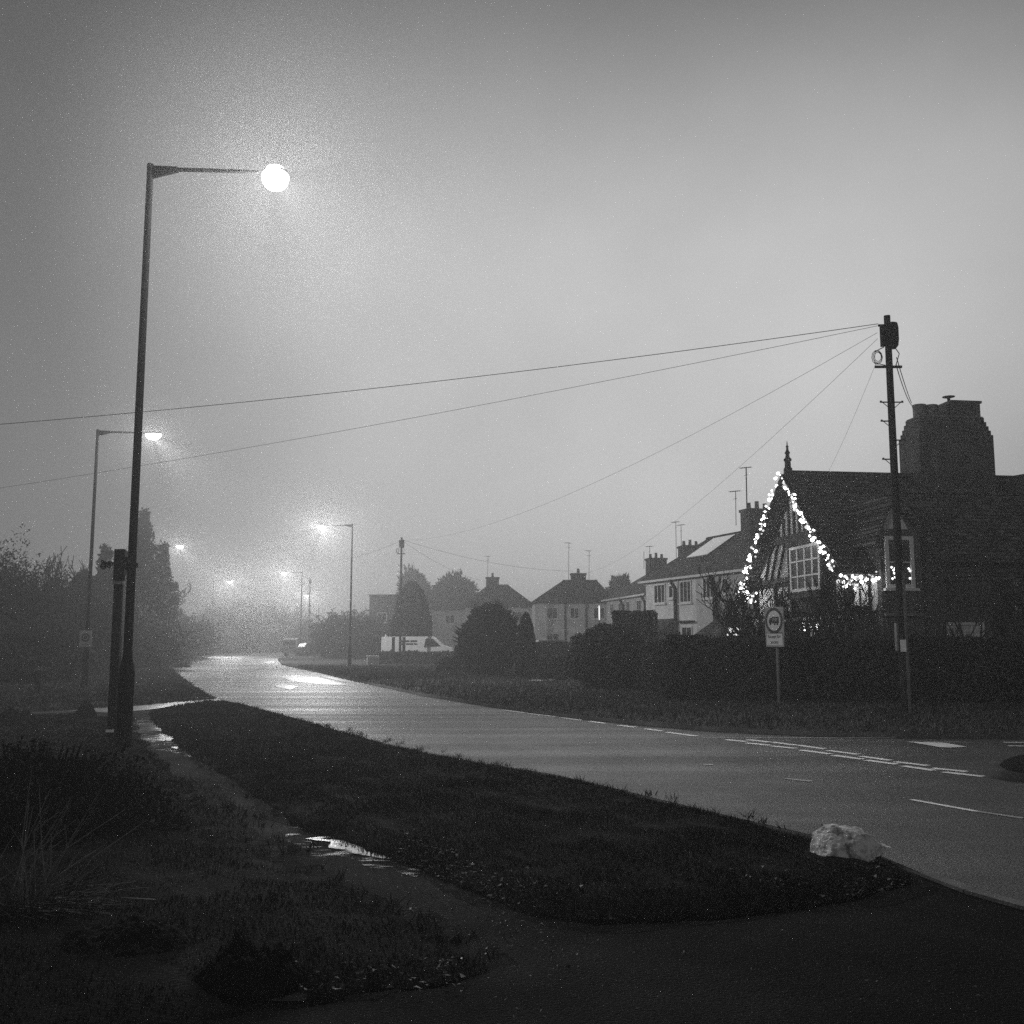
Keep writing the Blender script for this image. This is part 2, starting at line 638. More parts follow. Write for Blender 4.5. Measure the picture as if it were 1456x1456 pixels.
def blades(name, polys, zf, dens, hmin, hmax, width, material, label, seed, ymax=None, near_boost=None):
    V, T = [], []
    rng = np.random.default_rng(seed)
    for poly, fun in zip(polys, zf):
        P = np.array(poly)
        lo, hi = P.min(0), P.max(0)
        if ymax:
            hi[1] = min(hi[1], ymax)
        A = (hi[0] - lo[0]) * (hi[1] - lo[1])
        N = int(A * dens)
        G = rng.uniform(lo, hi, (N, 2))
        keep = rng.random(N) < np.clip(11.0 / np.maximum(G[:, 1], 1), 0.12, 1)
        G = G[keep]
        # only what can be seen: in front of the camera, within a widened view
        G = G[(G[:, 1] > 2.6) & (np.abs(G[:, 0]) < 0.62 * G[:, 1] + 1.2)]
        G = G[inside(G, poly)]
        G = G[np.hypot(G[:, 0] - STONE[0], (G[:, 1] - STONE[1]) * 0.8) > 0.30]
        d = edge_dist(G, poly)
        z = fun(G, d) - 0.006
        n = len(G)
        cl = 0.5 + 0.5 * wob(G, 2.3, seed) + 0.35 * wob(G, 7.0, seed + 5)
        far = np.clip(G[:, 1] / 9, 1, 3.2)
        h = (hmin + (hmax - hmin) * np.clip(cl * rng.uniform(0.3, 1.2, n), 0, 1.3)) * np.clip(far, 1, 1.5)
        w = width * far * rng.uniform(0.6, 1.3, n)
        a = rng.uniform(0, 2 * PI, n)
        lean = rng.normal(0, 0.45, (n, 2)) * h[:, None]
        b0 = np.column_stack([G[:, 0] - np.cos(a) * w / 2, G[:, 1] - np.sin(a) * w / 2, z])
        b1 = np.column_stack([G[:, 0] + np.cos(a) * w / 2, G[:, 1] + np.sin(a) * w / 2, z])
        tp = np.column_stack([G[:, 0] + lean[:, 0], G[:, 1] + lean[:, 1], z + h])
        base = sum(len(q) for q in V)
        V.append(np.stack([b0, b1, tp], 1).reshape(-1, 3))
        T.append((np.arange(n * 3).reshape(-1, 3) + base))
    me = arr_mesh(name, np.concatenate(V), np.concatenate(T))
    o = link(name, me, material)
    return tag(o, label, 'grass', kind='stuff')


# ------------------------------------------------------------------ foliage
def leaf_tris(C, size, rng, flatten=1.0):
    n = len(C)
    a = rng.normal(size=(n, 3))
    a[:, 2] *= flatten
    a /= np.linalg.norm(a, axis=1)[:, None]
    b = rng.normal(size=(n, 3))
    b -= (b * a).sum(1)[:, None] * a
    b /= np.linalg.norm(b, axis=1)[:, None]
    s = np.asarray(size).reshape(-1, 1) * rng.uniform(0.6, 1.4, (n, 1))
    V = np.stack([C - a * s * 0.6 - b * s * 0.35, C - a * s * 0.5 + b * s * 0.4, C + a * s * 0.8], 1).reshape(-1, 3)
    return V, np.arange(n * 3).reshape(-1, 3)


def foliage(name, C, size, material, parent, seed=1, flatten=1.0):
    V, T = leaf_tris(np.asarray(C), np.asarray(size) if not np.isscalar(size) else np.full(len(C), size), np.random.default_rng(seed), flatten)
    return link(name, arr_mesh(name, V, T), material, parent)


def blob_points(n, rx, ry, rz, seed, lump=0.25, k=2.2, fill=0.45, zc=0.0, zmin=0.02):
    rng = np.random.default_rng(seed)
    D = rng.normal(size=(n, 3))
    D /= np.linalg.norm(D, axis=1)[:, None]
    L = np.array([noise.noise(Vector((d[0] * k + seed, d[1] * k, d[2] * k))) + 0.5 * noise.noise(Vector((d[0] * k * 2.7, d[1] * k * 2.7 + seed, d[2] * k * 2.7))) for d in D])
    r = (1 + lump * 1.6 * L) * rng.uniform(fill, 1, n) ** 0.6
    P = D * r[:, None] * np.array([rx, ry, rz]) + np.array([0, 0, zc])
    return P[P[:, 2] > zmin]


def cone_points(n, R, H, z0, seed, power=0.8, whorl=0.25, tip=0.02, bulge=0.0):
    rng = np.random.default_rng(seed)
    t = rng.uniform(0, 1, n) ** 1.35
    ang = rng.uniform(0, 2 * PI, n)
    prof = (1 - t) ** power + bulge * np.sin(PI * t)
    if bulge:
        prof = np.minimum(prof, 1)
    k = np.array([noise.noise(Vector((math.cos(a) * 1.6, math.sin(a) * 1.6, tt * H * 1.1 + seed))) + 0.6 * noise.noise(Vector((math.cos(a) * 4, math.sin(a) * 4, tt * H * 2.5 + seed))) for a, tt in zip(ang, t)])
    r = R * np.maximum(prof, tip) * (1 + whorl * 1.5 * k) * rng.uniform(0.25, 1, n) ** 0.5
    z = z0 + t * H - 0.12 * r
    return np.column_stack([r * np.cos(ang), r * np.sin(ang), np.maximum(z, 0.03)])


def bough_points(n, R, H, seed, power=0.85, boughs=90, z0=0.4):
    """drooping boughs set round a stem, each a loose fan of foliage"""
    rr = random.Random(seed)
    rng = np.random.default_rng(seed)
    out = []
    per = n // boughs
    for k in range(boughs):
        t = (k + rr.random()) / boughs
        t = t ** 1.15
        L = max(0.25, R * (1 - t) ** power * rr.uniform(0.62, 1.28))
        a = rr.uniform(0, 2 * PI)
        z = z0 + t * (H - z0)
        m = int(per * (0.35 + 1.3 * (1 - t)))
        u = rng.uniform(0.05, 1, m) ** 0.8
        w = 0.10 + 0.30 * L * (1 - u) * 0.9
        side = rng.normal(0, 1, m) * w
        x, y = np.cos(a) * L * u - np.sin(a) * side, np.sin(a) * L * u + np.cos(a) * side
        zz = z - 0.28 * L * u * u + 0.10 * L * u ** 4 + rng.normal(0, 0.10 + 0.06 * L, m) - np.abs(rng.normal(0, 0.12 * L, m))
        out.append(np.column_stack([x, y, np.maximum(zz, 0.05)]))
    return np.concatenate(out)


def branch_mb(height, spread, seed, levels=4, trunk_r=0.12, n0=5, first=0.3, up=0.25, kids=(3, 4), stems=1, droop=0.0, taper=0.62, minr=0.006, wig=0.14, sides=4):
    rr = random.Random(seed)
    trunk, twigs = MB(), MB()

    def grow(p, d, L, r, lev, target):
        k = 4
        pts, rad = [p.copy()], [r]
        q, dd = p.copy(), d.copy()
        for i in range(k):
            dd = (dd + Vector((rr.gauss(0, wig), rr.gauss(0, wig), rr.gauss(0, wig) + (up if lev else 0.05) * 0.3 - droop * lev * 0.1))).normalized()
            q = q + dd * (L / k)
            pts.append(q.copy())
            rad.append(max(minr, r * (1 - 0.55 * (i + 1) / k)))
        target.tube(pts, rad, sides if lev > 1 else 6, cap=False)
        if lev >= levels:
            return
        nk = rr.randint(*kids) + (n0 - kids[0] if lev == 0 else 0)
        for j in range(nk):
            t = first + (1 - first) * (j + rr.random() * 0.8) / nk if lev == 0 else 0.25 + 0.75 * (j + rr.random()) / nk
            t = min(t, 1)
            i = min(k - 1, int(t * k))
            f = t * k - i
            bp = pts[i].lerp(pts[i + 1], min(1, f))
            az = rr.uniform(0, 2 * PI)
            side = Vector((math.cos(az), math.sin(az), 0))
            nd_ = (dd * (0.55 if lev else 0.35) + side * spread * (0.9 + 0.3 * rr.random()) + Vector((0, 0, up))).normalized()
            grow(bp, nd_, L * rr.uniform(0.45, 0.72) * (1 - 0.25 * t if lev == 0 else 1), max(minr, r * taper * (1 - 0.45 * t)), lev + 1, twigs)

    for s in range(stems):
        a = rr.uniform(0, 2 * PI)
        d = Vector((math.cos(a) * 0.35 * (stems > 1), math.sin(a) * 0.35 * (stems > 1), 1)).normalized()
        grow(Vector((math.cos(a) * 0.08 * (stems > 1), math.sin(a) * 0.08 * (stems > 1), -0.05)), d, height * (0.55 if stems > 1 else 0.6), trunk_r, 0, trunk)
    return trunk, twigs


def bare_tree(name, label, loc, cat='tree', group=None, mt='bark', **kw):
    t = thing(name, label, cat, loc, 0, group)
    a, b = branch_mb(**kw)
    a.build('trunk', M[mt], t)
    b.build('branches', M[mt], t)
    return t


def leafy(name, label, cat, loc, C, size, seed, group=None, m='leaf_dark', trunk=None, flatten=1.0, rz=0):
    t = thing(name, label, cat, loc, rz, group)
    foliage('foliage', C, size, M[m], t, seed, flatten)
    h, r = trunk or (0.8, 0.06)
    mb = MB()
    mb.tube([(0, 0, -0.05), (0.02, 0, h * 0.4), (-0.01, 0.02, h)], [r, r * 0.8, r * 0.4], 7)
    for k in range(5):
        a = k * 1.3 + seed
        mb.tube([(0, 0, h * (0.25 + 0.1 * k)), (math.cos(a) * h * 0.16, math.sin(a) * h * 0.16, h * (0.42 + 0.1 * k))], [r * 0.5, r * 0.15], 5)
    mb.build('trunk', M['bark'], t)
    return t


# ------------------------------------------------------------------ SETTING: ground, road, verges
tag(MB().add([(-590, -90, 0), (590, -90, 0), (590, 880, 0), (-590, 880, 0)], [(0, 1, 2, 3)]).build('ground', M['far_grass']), kind='structure')

near_edge = [(1900, 1452), (1560, 1318), (1456, 1291), (1380, 1270), (1320, 1246), (1250, 1217), (1160, 1189), (1050, 1164), (950, 1140), (860, 1118), (780, 1100), (700, 1089), (640, 1077),
             (560, 1061), (500, 1045), (430, 1025), (350, 1004), (318, 996), (300, 992), (275, 975), (252, 958), (246, 950), (262, 943), (292, 936), (312, 930.5)]
far_edge = [(420, 930.5), (395, 936), (400, 943), (450, 953), (500, 964), (550, 974), (600, 984), (700, 999), (800, 1012), (900, 1022), (1000, 1030), (1100, 1035), (1200, 1039), (1456, 1041), (1900, 1042)]
road_poly = px_poly(near_edge, 0.0) + px_poly(far_edge, 0.0)
sheet('road', densify(road_poly, 1.5), flat(0.004), 3.0, M['road'])

far_outline = px_poly(far_edge, 0.11) + [(34, 18.3), (60, 60), (60, 200), (-60, 200), (-40, 116)]
far_outline = densify(far_outline, 0.9, 0.06, 4)


def far_z(P, d):
    t = np.clip(d / 0.5, 0, 1)
    return 0.075 + 0.04 * t + 0.022 * t * wob(P, 0.9, 3) + 0.012 * t * wob(P, 3.1, 4)


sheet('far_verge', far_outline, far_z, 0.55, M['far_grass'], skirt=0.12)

lane_pts = [(1322, 1249), (1240, 1226), (1100, 1188), (900, 1140), (760, 1108), (600, 1080), (450, 1042), (352, 1014), (310, 1003), (200, 1008), (100, 1013), (-60, 1018), (-420, 1035), (-700, 1500), (-500, 2400),
            (2200, 2400), (1900, 1470), (1560, 1322), (1456, 1294), (1380, 1272.5)]
sheet('lane', densify(px_poly(lane_pts), 0.6), flat(0.003), 1.2, M['lane'])
# dropped kerb where the lane meets the road
kp = [gnd(x, y) for x, y in ((1318, 1246), (1380, 1270), (1456, 1291.5), (1560, 1318.5), (1900, 1453))]
kb = MB()
for a, b in zip(kp, kp[1:]):
    kb.beam((a.x, a.y, 0.0), (b.x, b.y, 0.0), 0.10, 0.05)
tag(kb.build('kerb', M['kerbstone']), kind='structure')

verge_pts = [(1325, 1252), (1262, 1219), (1160, 1189), (1050, 1164), (950, 1140), (860, 1118), (780, 1100), (700, 1089), (640, 1077), (560, 1061), (500, 1045), (430, 1025), (350, 1003), (312, 998),
             (262, 1003), (216, 1010), (212, 1022), (232, 1040), (262, 1064), (300, 1090), (345, 1118), (400, 1150), (428, 1178), (470, 1192), (520, 1206), (575, 1222), (640, 1252), (700, 1276), (770, 1297), (850, 1309),
             (950, 1304), (1050, 1295), (1160, 1284), (1245, 1271)]
verge = densify(px_poly(verge_pts, 0.03), 0.10, 0.10, 9)
verge_z = mound(0.004, 0.075, 0.35, 0.022, 1)
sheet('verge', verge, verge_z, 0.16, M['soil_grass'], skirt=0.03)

left_pts = [(-420, 1040), (-60, 1022), (40, 1018), (110, 1016), (150, 1020), (186, 1020), (196, 1040), (215, 1068), (262, 1105), (300, 1150), (345, 1190), (400, 1222), (470, 1262), (560, 1300), (640, 1346), (682, 1374), (610, 1393), (480, 1412), (330, 1446),
            (200, 1482), (0, 1545), (-600, 1760)]
left = densify(px_poly(left_pts, 0.02), 0.10, 0.12, 5)
left_z = mound(0.003, 0.045, 0.4, 0.02, 6)
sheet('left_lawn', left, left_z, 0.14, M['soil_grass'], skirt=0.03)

# the strip of lawn beyond the wet path, running to the hedges
back_pts = [(312, 992), (300, 990), (276, 975), (252, 958), (246, 951), (150, 944), (-400, 944), (-420, 1030), (-60, 1014), (100, 1008), (200, 1002)]
back = densify(px_poly(back_pts, 0.03), 0.5, 0.05, 8)
back_z = mound(0.003, 0.07, 0.6, 0.03, 2)
sheet('back_lawn', back, back_z, 0.5, M['far_grass'], skirt=0.03)

wp = [(96, 1011), (200, 1001), (312, 992.5), (314, 998), (262, 1003), (216, 1009), (160, 1014)]
tag(sheet('wet_path', densify(px_poly(wp), 0.3, 0.05, 2), flat(0.010), 0.6, M['wet_flag']))

pud = [
    [(190, 1032), (215, 1028), (243, 1029), (262, 1037), (245, 1041), (222, 1040), (196, 1044), (186, 1040)],
    [(192, 1049), (228, 1045), (258, 1044), (273, 1049), (252, 1053), (215, 1055), (205, 1062), (196, 1058)],
    [(242, 1063), (262, 1061), (272, 1064), (255, 1067)],
    [(263, 1075), (280, 1073), (284, 1075), (268, 1078)],
    [(424, 1194), (452, 1190), (478, 1188), (505, 1198), (540, 1208), (573, 1222), (548, 1224), (505, 1216), (470, 1207), (468, 1199)],
]
pud += [  # sheets laid where lamp light streaks the wet road at the bend
    [(252, 951), (262, 947), (284, 948), (280, 952), (262, 955)],
    [(298, 936), (318, 932.5), (336, 931.8), (330, 934), (312, 937)],
    [(326, 936.5), (338, 934), (356, 934), (346, 937)],
    [(366, 940), (384, 939.5), (396, 942), (382, 944.5)],
    [(396, 962), (420, 959.5), (448, 963), (470, 967), (496, 974.5), (470, 974), (440, 972), (412, 968)],
    [(452, 961), (470, 963), (498, 968.5), (506, 972), (484, 969)],
    [(388, 976), (404, 973), (424, 977), (412, 981)],
]
damp = [
    [(178, 1026), (215, 1019), (240, 1022), (262, 1034), (290, 1056), (310, 1078), (282, 1084), (250, 1072), (215, 1066), (190, 1050)],
    [(395, 1168), (425, 1172), (470, 1186), (540, 1204), (610, 1236), (590, 1248), (520, 1232), (450, 1216), (405, 1196)],
]
for i, p in enumerate(damp):
    sheet('damp_patch', densify(px_poly(p), 0.08, 0.12, 40 + i), flat(0.0062 + 0.0004 * i), 0.25, M['damp'])
for i, p in enumerate(pud):  # puddles on the path first, then the stand-in lamp streaks at the bend
    s = sheet('puddle', densify(px_poly(p), 0.05, 0.09 if i == 4 else 0.06, 20 + i), flat(0.0085 + 0.0005 * i), 0.2, M['puddle' if i < 5 else 'bend_streak'])



def grow_poly(poly, w):
    P = np.array(poly)
    nx = np.roll(P, -1, 0) - np.roll(P, 1, 0)
    nrm = np.column_stack([nx[:, 1], -nx[:, 0]])
    nrm /= np.maximum(1e-6, np.linalg.norm(nrm, axis=1))[:, None]
    A = 0.5 * np.sum(P[:, 0] * np.roll(P[:, 1], -1) - np.roll(P[:, 0], -1) * P[:, 1])
    Q = P + nrm * (w if A > 0 else -w)
    return [tuple(q) for q in Q]


mud_line = px_poly([(262, 1064), (345, 1118), (400, 1150), (470, 1192), (575, 1222), (700, 1276), (850, 1309), (1050, 1295), (1245, 1271), (1325, 1252)])
mud_line2 = px_poly([(262, 1105), (345, 1190), (470, 1262), (560, 1300), (640, 1346), (682, 1374), (610, 1393), (480, 1412), (330, 1446), (200, 1482)])
for i, ln in enumerate((mud_line, mud_line2)):
    up = [(x, y + (0.25 if i == 0 else -0.05)) for x, y in ln]
    dn = [(x + (-0.04 if i == 0 else 0.22), y - (0.26 if i == 0 else -0.02)) for x, y in ln]
    if i == 1:
        up = [(x - 0.25, y) for x, y in ln]
    sheet('mud', densify(up + dn[::-1], 0.09, 0.16, 60 + i), flat(0.0048 + 0.0003 * i), 0.2, M['mud'])

gr_polys = [verge, left]
gr_z = [verge_z, left_z]
blades('verge_grass', [verge], [verge_z], 2800, 0.012, 0.060, 0.008, M['blade'], 'short wet grass covering the verge between path and road', 3)
blades('lawn_grass', [left], [left_z], 2600, 0.010, 0.040, 0.008, M['blade'], 'dark trodden grass of the lawn beside the lane', 4)
blades('back_grass', [back], [back_z], 500, 0.03, 0.10, 0.012, M['rough_blade'], 'rough grass beyond the wet path by the road bend', 5)
blades('far_grass', [far_outline], [far_z], 420, 0.03, 0.10, 0.012, M['rough_blade'], 'rough grass strip between road and hedges', 6, ymax=62)

def margin_tufts():
    rr = random.Random(12)
    edge = densify(px_poly([(262, 1064), (345, 1118), (400, 1150), (470, 1192), (575, 1222), (700, 1276), (850, 1309), (1050, 1295), (1160, 1284), (1245, 1271)]), 0.05, 0.0)
    lawn = densify(px_poly([(262, 1105), (345, 1190), (470, 1262), (560, 1300), (640, 1346), (680, 1374)]), 0.06, 0.0)
    road = densify(px_poly([(430, 1025), (560, 1061), (700, 1089), (860, 1118), (1050, 1164), (1150, 1187)]), 0.08, 0.0)
    V = []
    for pts, n, dy in ((edge, 5, 0.10), (lawn, 4, -0.05), (road, 4, -0.06)):
        for x, y in pts[:-1]:
            if rr.random() < 0.6:
                continue
            cx0, cy0 = x + rr.gauss(0, 0.08), y + dy + rr.gauss(0, 0.10)
            for q in range(rr.randint(3, 4 + n * 2)):
                bx, by = cx0 + rr.gauss(0, 0.03), cy0 + rr.gauss(0, 0.03)
                h = rr.uniform(0.03, 0.09)
                a = rr.uniform(0, 2 * PI)
                lx_, ly_ = rr.gauss(0, 0.6) * h, rr.gauss(0, 0.6) * h
                w_ = 0.006
                V += [(bx - math.cos(a) * w_, by - math.sin(a) * w_, 0.0), (bx + math.cos(a) * w_, by + math.sin(a) * w_, 0.0), (bx + lx_, by + ly_, h)]
    T = np.arange(len(V)).reshape(-1, 3)
    o = link('edge_grass', arr_mesh('edge_grass', V, T), M['rough_blade'])
    tag(o, 'longer unkempt grass along the margins of verge and lawn', 'grass', kind='stuff')


margin_tufts()

# fallen leaves and dead stems along the ragged lower edge of the verge
C, rl = [], random.Random(3)
low_edge = px_poly([(560, 1218), (640, 1252), (700, 1276), (770, 1297), (850, 1309), (950, 1304), (1050, 1295), (1160, 1284), (1240, 1272), (1290, 1261)])
for a, b in zip(low_edge, low_edge[1:]):
    L = math.dist(a, b)
    for k in range(int(L * 420)):
        t = rl.random()
        off = abs(rl.gauss(0, 0.30)) - 0.07
        C.append((a[0] + (b[0] - a[0]) * t, a[1] + (b[1] - a[1]) * t + off, 0.012 + 0.015 * rl.random() + (0.03 * rl.random() + 0.05) * min(1, max(0, off / 0.3))))
for k in range(420):
    p = gnd(rl.uniform(300, 660), rl.uniform(1370, 1420))
    C.append((p.x, p.y, 0.02 + 0.03 * rl.random()))
for k in range(1500):
    t = rl.random() ** 0.7
    p = gnd(230 + 560 * t + rl.gauss(0, 45), 1050 + 300 * t + rl.gauss(0, 22))
    C.append((p.x, p.y, 0.012))
for k in range(500):
    p = gnd(rl.uniform(500, 1400), rl.uniform(1315, 1450))
    C.append((p.x, p.y, 0.012))
C = np.array(C)
V, T = leaf_tris(C, np.where(np.arange(len(C)) > len(C) - 2000, RNG.uniform(0.004, 0.013, len(C)), RNG.uniform(0.008, 0.026, len(C))), np.random.default_rng(8), 0.25)
tag(link('leaf_litter', arr_mesh('leaf_litter', V, T), M['leaf_litter']), 'dead leaves scattered along the verge and lane edge', 'leaves', kind='stuff')

# ------------------------------------------------------------------ road markings
mk, mkw = MB(), MB()


def stripe(mb, x0, y0, x1, y1, w=0.11, z=0.009):
    a, b = gnd(x0, y0, z), gnd(x1, y1, z)
    d = (b - a).normalized()
    n = Vector((-d.y, d.x, 0)) * w / 2
    mb.add([a - n, b - n, b + n, a + n], [(0, 1, 2, 3)])


def z2(x, y):
    return 1000 + 0.3132 * x, 800 + 0.3132 * y


rowA = [(100, 803, 195, 812), (195, 818, 305, 829), (310, 832, 425, 843), (440, 850, 578, 868), (590, 874, 725, 892), (740, 896, 880, 915), (905, 922, 1050, 943), (1090, 950, 1270, 970)]
rowB = [(200, 803, 305, 815), (310, 814, 420, 828), (430, 828, 550, 845), (565, 852, 705, 870), (715, 878, 850, 897), (870, 903, 1020, 921), (1040, 932, 1195, 948)]
for r in rowA + rowB:
    stripe(mk, *z2(r[0], r[1]), *z2(r[2], r[3]), w=0.13)
for r in [(716, 1009.5, 748, 1013.5), (752, 1014.5, 792, 1019), (797, 1020, 826, 1024), (838, 1025.5, 862, 1028.5), (880, 1031, 903, 1034), (916, 1036, 940, 1039), (948, 1041, 990, 1046.5)]:
    stripe(mk, *r, w=0.12)
stripe(mk, *z2(945, 1075), *z2(1240, 1128), w=0.07)
stripe(mkw, *z2(1240, 1128), *z2(1456, 1160), w=0.07)
stripe(mkw, *z2(0, 796), *z2(875, 795), w=0.10)
stripe(mk, *z2(1250, 788), *z2(1600, 781), w=0.10)
stripe(mk, *z2(1362, 815), *z2(1600, 818), w=0.10)
stripe(mk, *z2(1380, 831), *z2(1600, 834), w=0.10)
stripe(mkw, *z2(1000, 812), *z2(1225, 816), w=0.10)
tri = [gnd(*z2(x, y), 0.013) for x, y in ((925, 812), (1080, 838), (1120, 839), (1198, 836), (1095, 817))]
mk.add(tri, [(0, 1, 2, 3, 4)])
stripe(mkw, *z2(375, 980), *z2(490, 992), w=0.10)
stripe(mkw, *z2(0, 916), *z2(45, 917), w=0.10)
stripe(mkw, 619, 1020, 631, 1020.6, w=0.12)
stripe(mk, 510, 991.4, 524, 991, w=0.12)
stripe(mk, 405, 992.4, 420, 992, w=0.14)
stripe(mkw, 527, 994, 572, 997.5, w=0.10)
stripe(mk, 300, 996.5, 309, 996.8, w=0.12)
tag(mk.build('road_markings', M['paint']), kind='structure')
tag(mkw.build('worn_road_markings', M['paint_worn']), kind='structure')

isl_px = [(1402, 1092), (1410, 1083), (1430, 1077), (1480, 1073), (1700, 1070), (1700, 1108), (1480, 1108), (1430, 1103), (1408, 1098)]
isl = densify(px_poly(isl_px, 0.05), 0.3)
sheet('island_kerb', isl, mound(0.075, 0.012, 0.08, 0.0, 3), 0.3, M['island_stone'], skirt=0.08)
sheet('traffic_island', densify(grow_poly(px_poly(isl_px, 0.05), -0.16), 0.2, 0.04, 3), mound(0.092, 0.03, 0.3, 0.015, 3), 0.25, M['soil_grass'])

# ------------------------------------------------------------------ street lamps
LH = 8.6


def make_lamp():
    t = thing('street_lamp', 'x', 'street lamp', (0, 0, 0))
    c = MB().lathe([(0.108, -0.1), (0.108, 1.10), (0.104, 1.14), (0.066, 1.34), (0.062, 1.38), (0.055, 5.0), (0.047, LH - 0.03), (0.05, LH - 0.02), (0.052, LH + 0.03), (0.04, LH + 0.05)], 18)
    smooth_by_angle(c.build('column', M['metal'], t))
    d = MB()
    d.box(-0.045, 0.045, -0.118, -0.098, 0.35, 0.95)
    d.build('access_door', M['metal'], t)
    a = MB()
    a.prism([(0.04, LH - 0.17), (0.42, LH - 0.075), (0.42, LH - 0.005), (0.04, LH + 0.015)], 'y', -0.03, 0.03)
    a.tube([(0.40, 0, LH - 0.04), (1.0, 0, LH - 0.055), (1.62, 0, LH - 0.075)], [0.033, 0.030, 0.026], 10)
    a.build('arm', M['metal'], t)
    l = MB()
    prof = [(0.03, 0.0), (0.10, 0.0), (0.16, -0.01), (0.22, -0.04)]
    # flattened canopy: elongated along the arm
    n = 20
    vs, fs = [], []
    rings = [(0.03, 0.055), (0.6, 0.045), (0.9, 0.015), (1.0, -0.03), (0.97, -0.045)]
    for s, z in rings:
        for k in range(n):
            th = 2 * PI * k / n
            vs.append((1.88 + 0.30 * s * math.cos(th), 0.16 * s * math.sin(th), LH - 0.075 + z))
    for i in range(len(rings) - 1):
        for k in range(n):
            k2 = (k + 1) % n
            fs.append((i * n + k, i * n + k2, (i + 1) * n + k2, (i + 1) * n + k))
    fs.append(tuple(range(n)))
    l.add(vs, fs)
    lo = smooth_by_angle(l.build('lantern', M['metal'], t))
    return t, lo


def make_bowl(parent, depth, half_x, half_y, m):
    vs, fs = [], []
    n = 24
    rings = [(1.0 * math.cos(q), -math.sin(q)) for q in [i * PI / 2 / 7 for i in range(8)]]
    rings[-1] = (0.03, -1)
    for s, z in rings:
        for k in range(n):
            th = 2 * PI * k / n
            vs.append((1.88 + half_x * s * math.cos(th), half_y * s * math.sin(th), LH - 0.115 + z * depth))
    for i in range(len(rings) - 1):
        for k in range(n):
            k2 = (k + 1) % n
            fs.append((i * n + k, i * n + k2, (i + 1) * n + k2, (i + 1) * n + k))
    fs.append(tuple((len(rings) - 1) * n + k for k in range(n)))
    return MB().add(vs, fs).build('bowl', m, parent, True)


def lamp_light(parent, power, z, r):
    ld = bpy.data.lights.new('lamp_light', 'POINT')
    ld.energy = power
    ld.shadow_soft_size = r
    lo = bpy.data.objects.new('lamp_light', ld)
    COL.objects.link(lo)
    lo.parent = parent
    lo.location = (1.88, 0, z)
    return lo


def lamp_beam(parent, power, z, cone):
    ld = bpy.data.lights.new('lamp_beam', 'SPOT')
    ld.energy = power
    ld.spot_size = math.radians(cone)
    ld.spot_blend = 0.85
    ld.shadow_soft_size = 0.06
    lo = bpy.data.objects.new('lamp_beam', ld)
    COL.objects.link(lo)
    lo.parent = parent
    lo.location = (1.90, 0, z)
    lo.rotation_euler = Vector((0.72, 0, -0.70)).to_track_quat('-Z', 'Y').to_euler()
    return lo


lamp, lantern = make_lamp()
make_bowl(lantern, 0.19, 0.265, 0.15, M['lamp_glow'])
lamp_light(lamp, 2500, LH - 0.20, 0.06)
lamp_beam(lamp, 2500, LH - 0.22, 64)
lamps = [
    ('tall lit street lamp nearest of all, its bowl rounded to the size of its glare, beside the flat-faced post', 175, 1070, 205, 234, 0),
    ('lit street lamp with a small square plate strapped to its column, by the wet path', 120, 981, 141, 611, 0),
    ('lit street lamp with a thin plate, before the van hedge, arm reaching left', 497, 950, 497, 745, 180),
]
far_lamps = [
    ('hazy lit street lamp rising in front of the broad dark conifer, arm over the road', 256, 777, 0),
    ('faint lit lamp deep in the fog above the far hedges, its column lost', 327, 827, 0),
    ('hazy lit street lamp standing beside the pale car parked on the bend', 403, 815, 180),
    ('faintest and lowest lit lamp glowing low beside the thin far pole', 436, 847, 180),
]
LG = 'street lamps along the road'


def set_power(o, p, beam):
    for ch in o.children:
        if ch.type == 'LIGHT':
            ch.data = ch.data.copy()
            ch.data.energy = beam if ch.data.type == 'SPOT' else p


first = True
lamp_objs = []
near, near_lantern = make_lamp()
for v_ in near_lantern.data.vertices:
    v_.co.x = 1.88 + (v_.co.x - 1.88) * 0.66
    v_.co.y *= 1.15
gl_ = MB()  # globe shape stands in for the glare round the lamp head
gl_.lathe([(0.20 * math.sin(q), -0.195 * math.cos(q)) for q in [0.08 + i * (PI - 0.75) / 11 for i in range(12)]], 26, (1.88, 0, LH - 0.17))
gl_.build('bowl', M['near_glow'], near_lantern, True)
lamp_light(near, 900, LH - 0.2, 0.06)
lamp_beam(near, 900, LH - 0.22, 95)
for (lab, bx, by, tx, ty, deg) in lamps:
    o = near if not lamp_objs else (lamp if first else copy_tree(lamp))
    first = first and not lamp_objs
    b = gnd(bx, by)
    top = at(tx, ty, b.y)
    s = (top.z) / (LH + 0.04)
    o.location = (top.x if False else b.x, b.y, 0)
    o.scale = (s, s, s)
    o.rotation_euler = (0, 0, math.radians(deg))
    tag(o, lab, 'street lamp', LG)
    set_power(o, *{0: (1250, 1100), 1: (900, 6000), 2: (3600, 9000)}[len(lamp_objs)])
    lamp_objs.append(o)
for (lab, hx, hy, deg) in far_lamps:
    o = copy_tree(lamp)
    p = gnd(hx, hy, 8.35)
    sx = 1.88 if deg == 0 else -1.88
    o.location = (p.x - sx, p.y, 0)
    o.rotation_euler = (0, 0, math.radians(deg))
    tag(o, lab, 'street lamp', LG)
    set_power(o, *{0: (1500, 9000), 1: (4500, 9000), 2: (3800, 12000), 3: (6000, 9000)}[len(lamp_objs) - 3])
    lamp_objs.append(o)

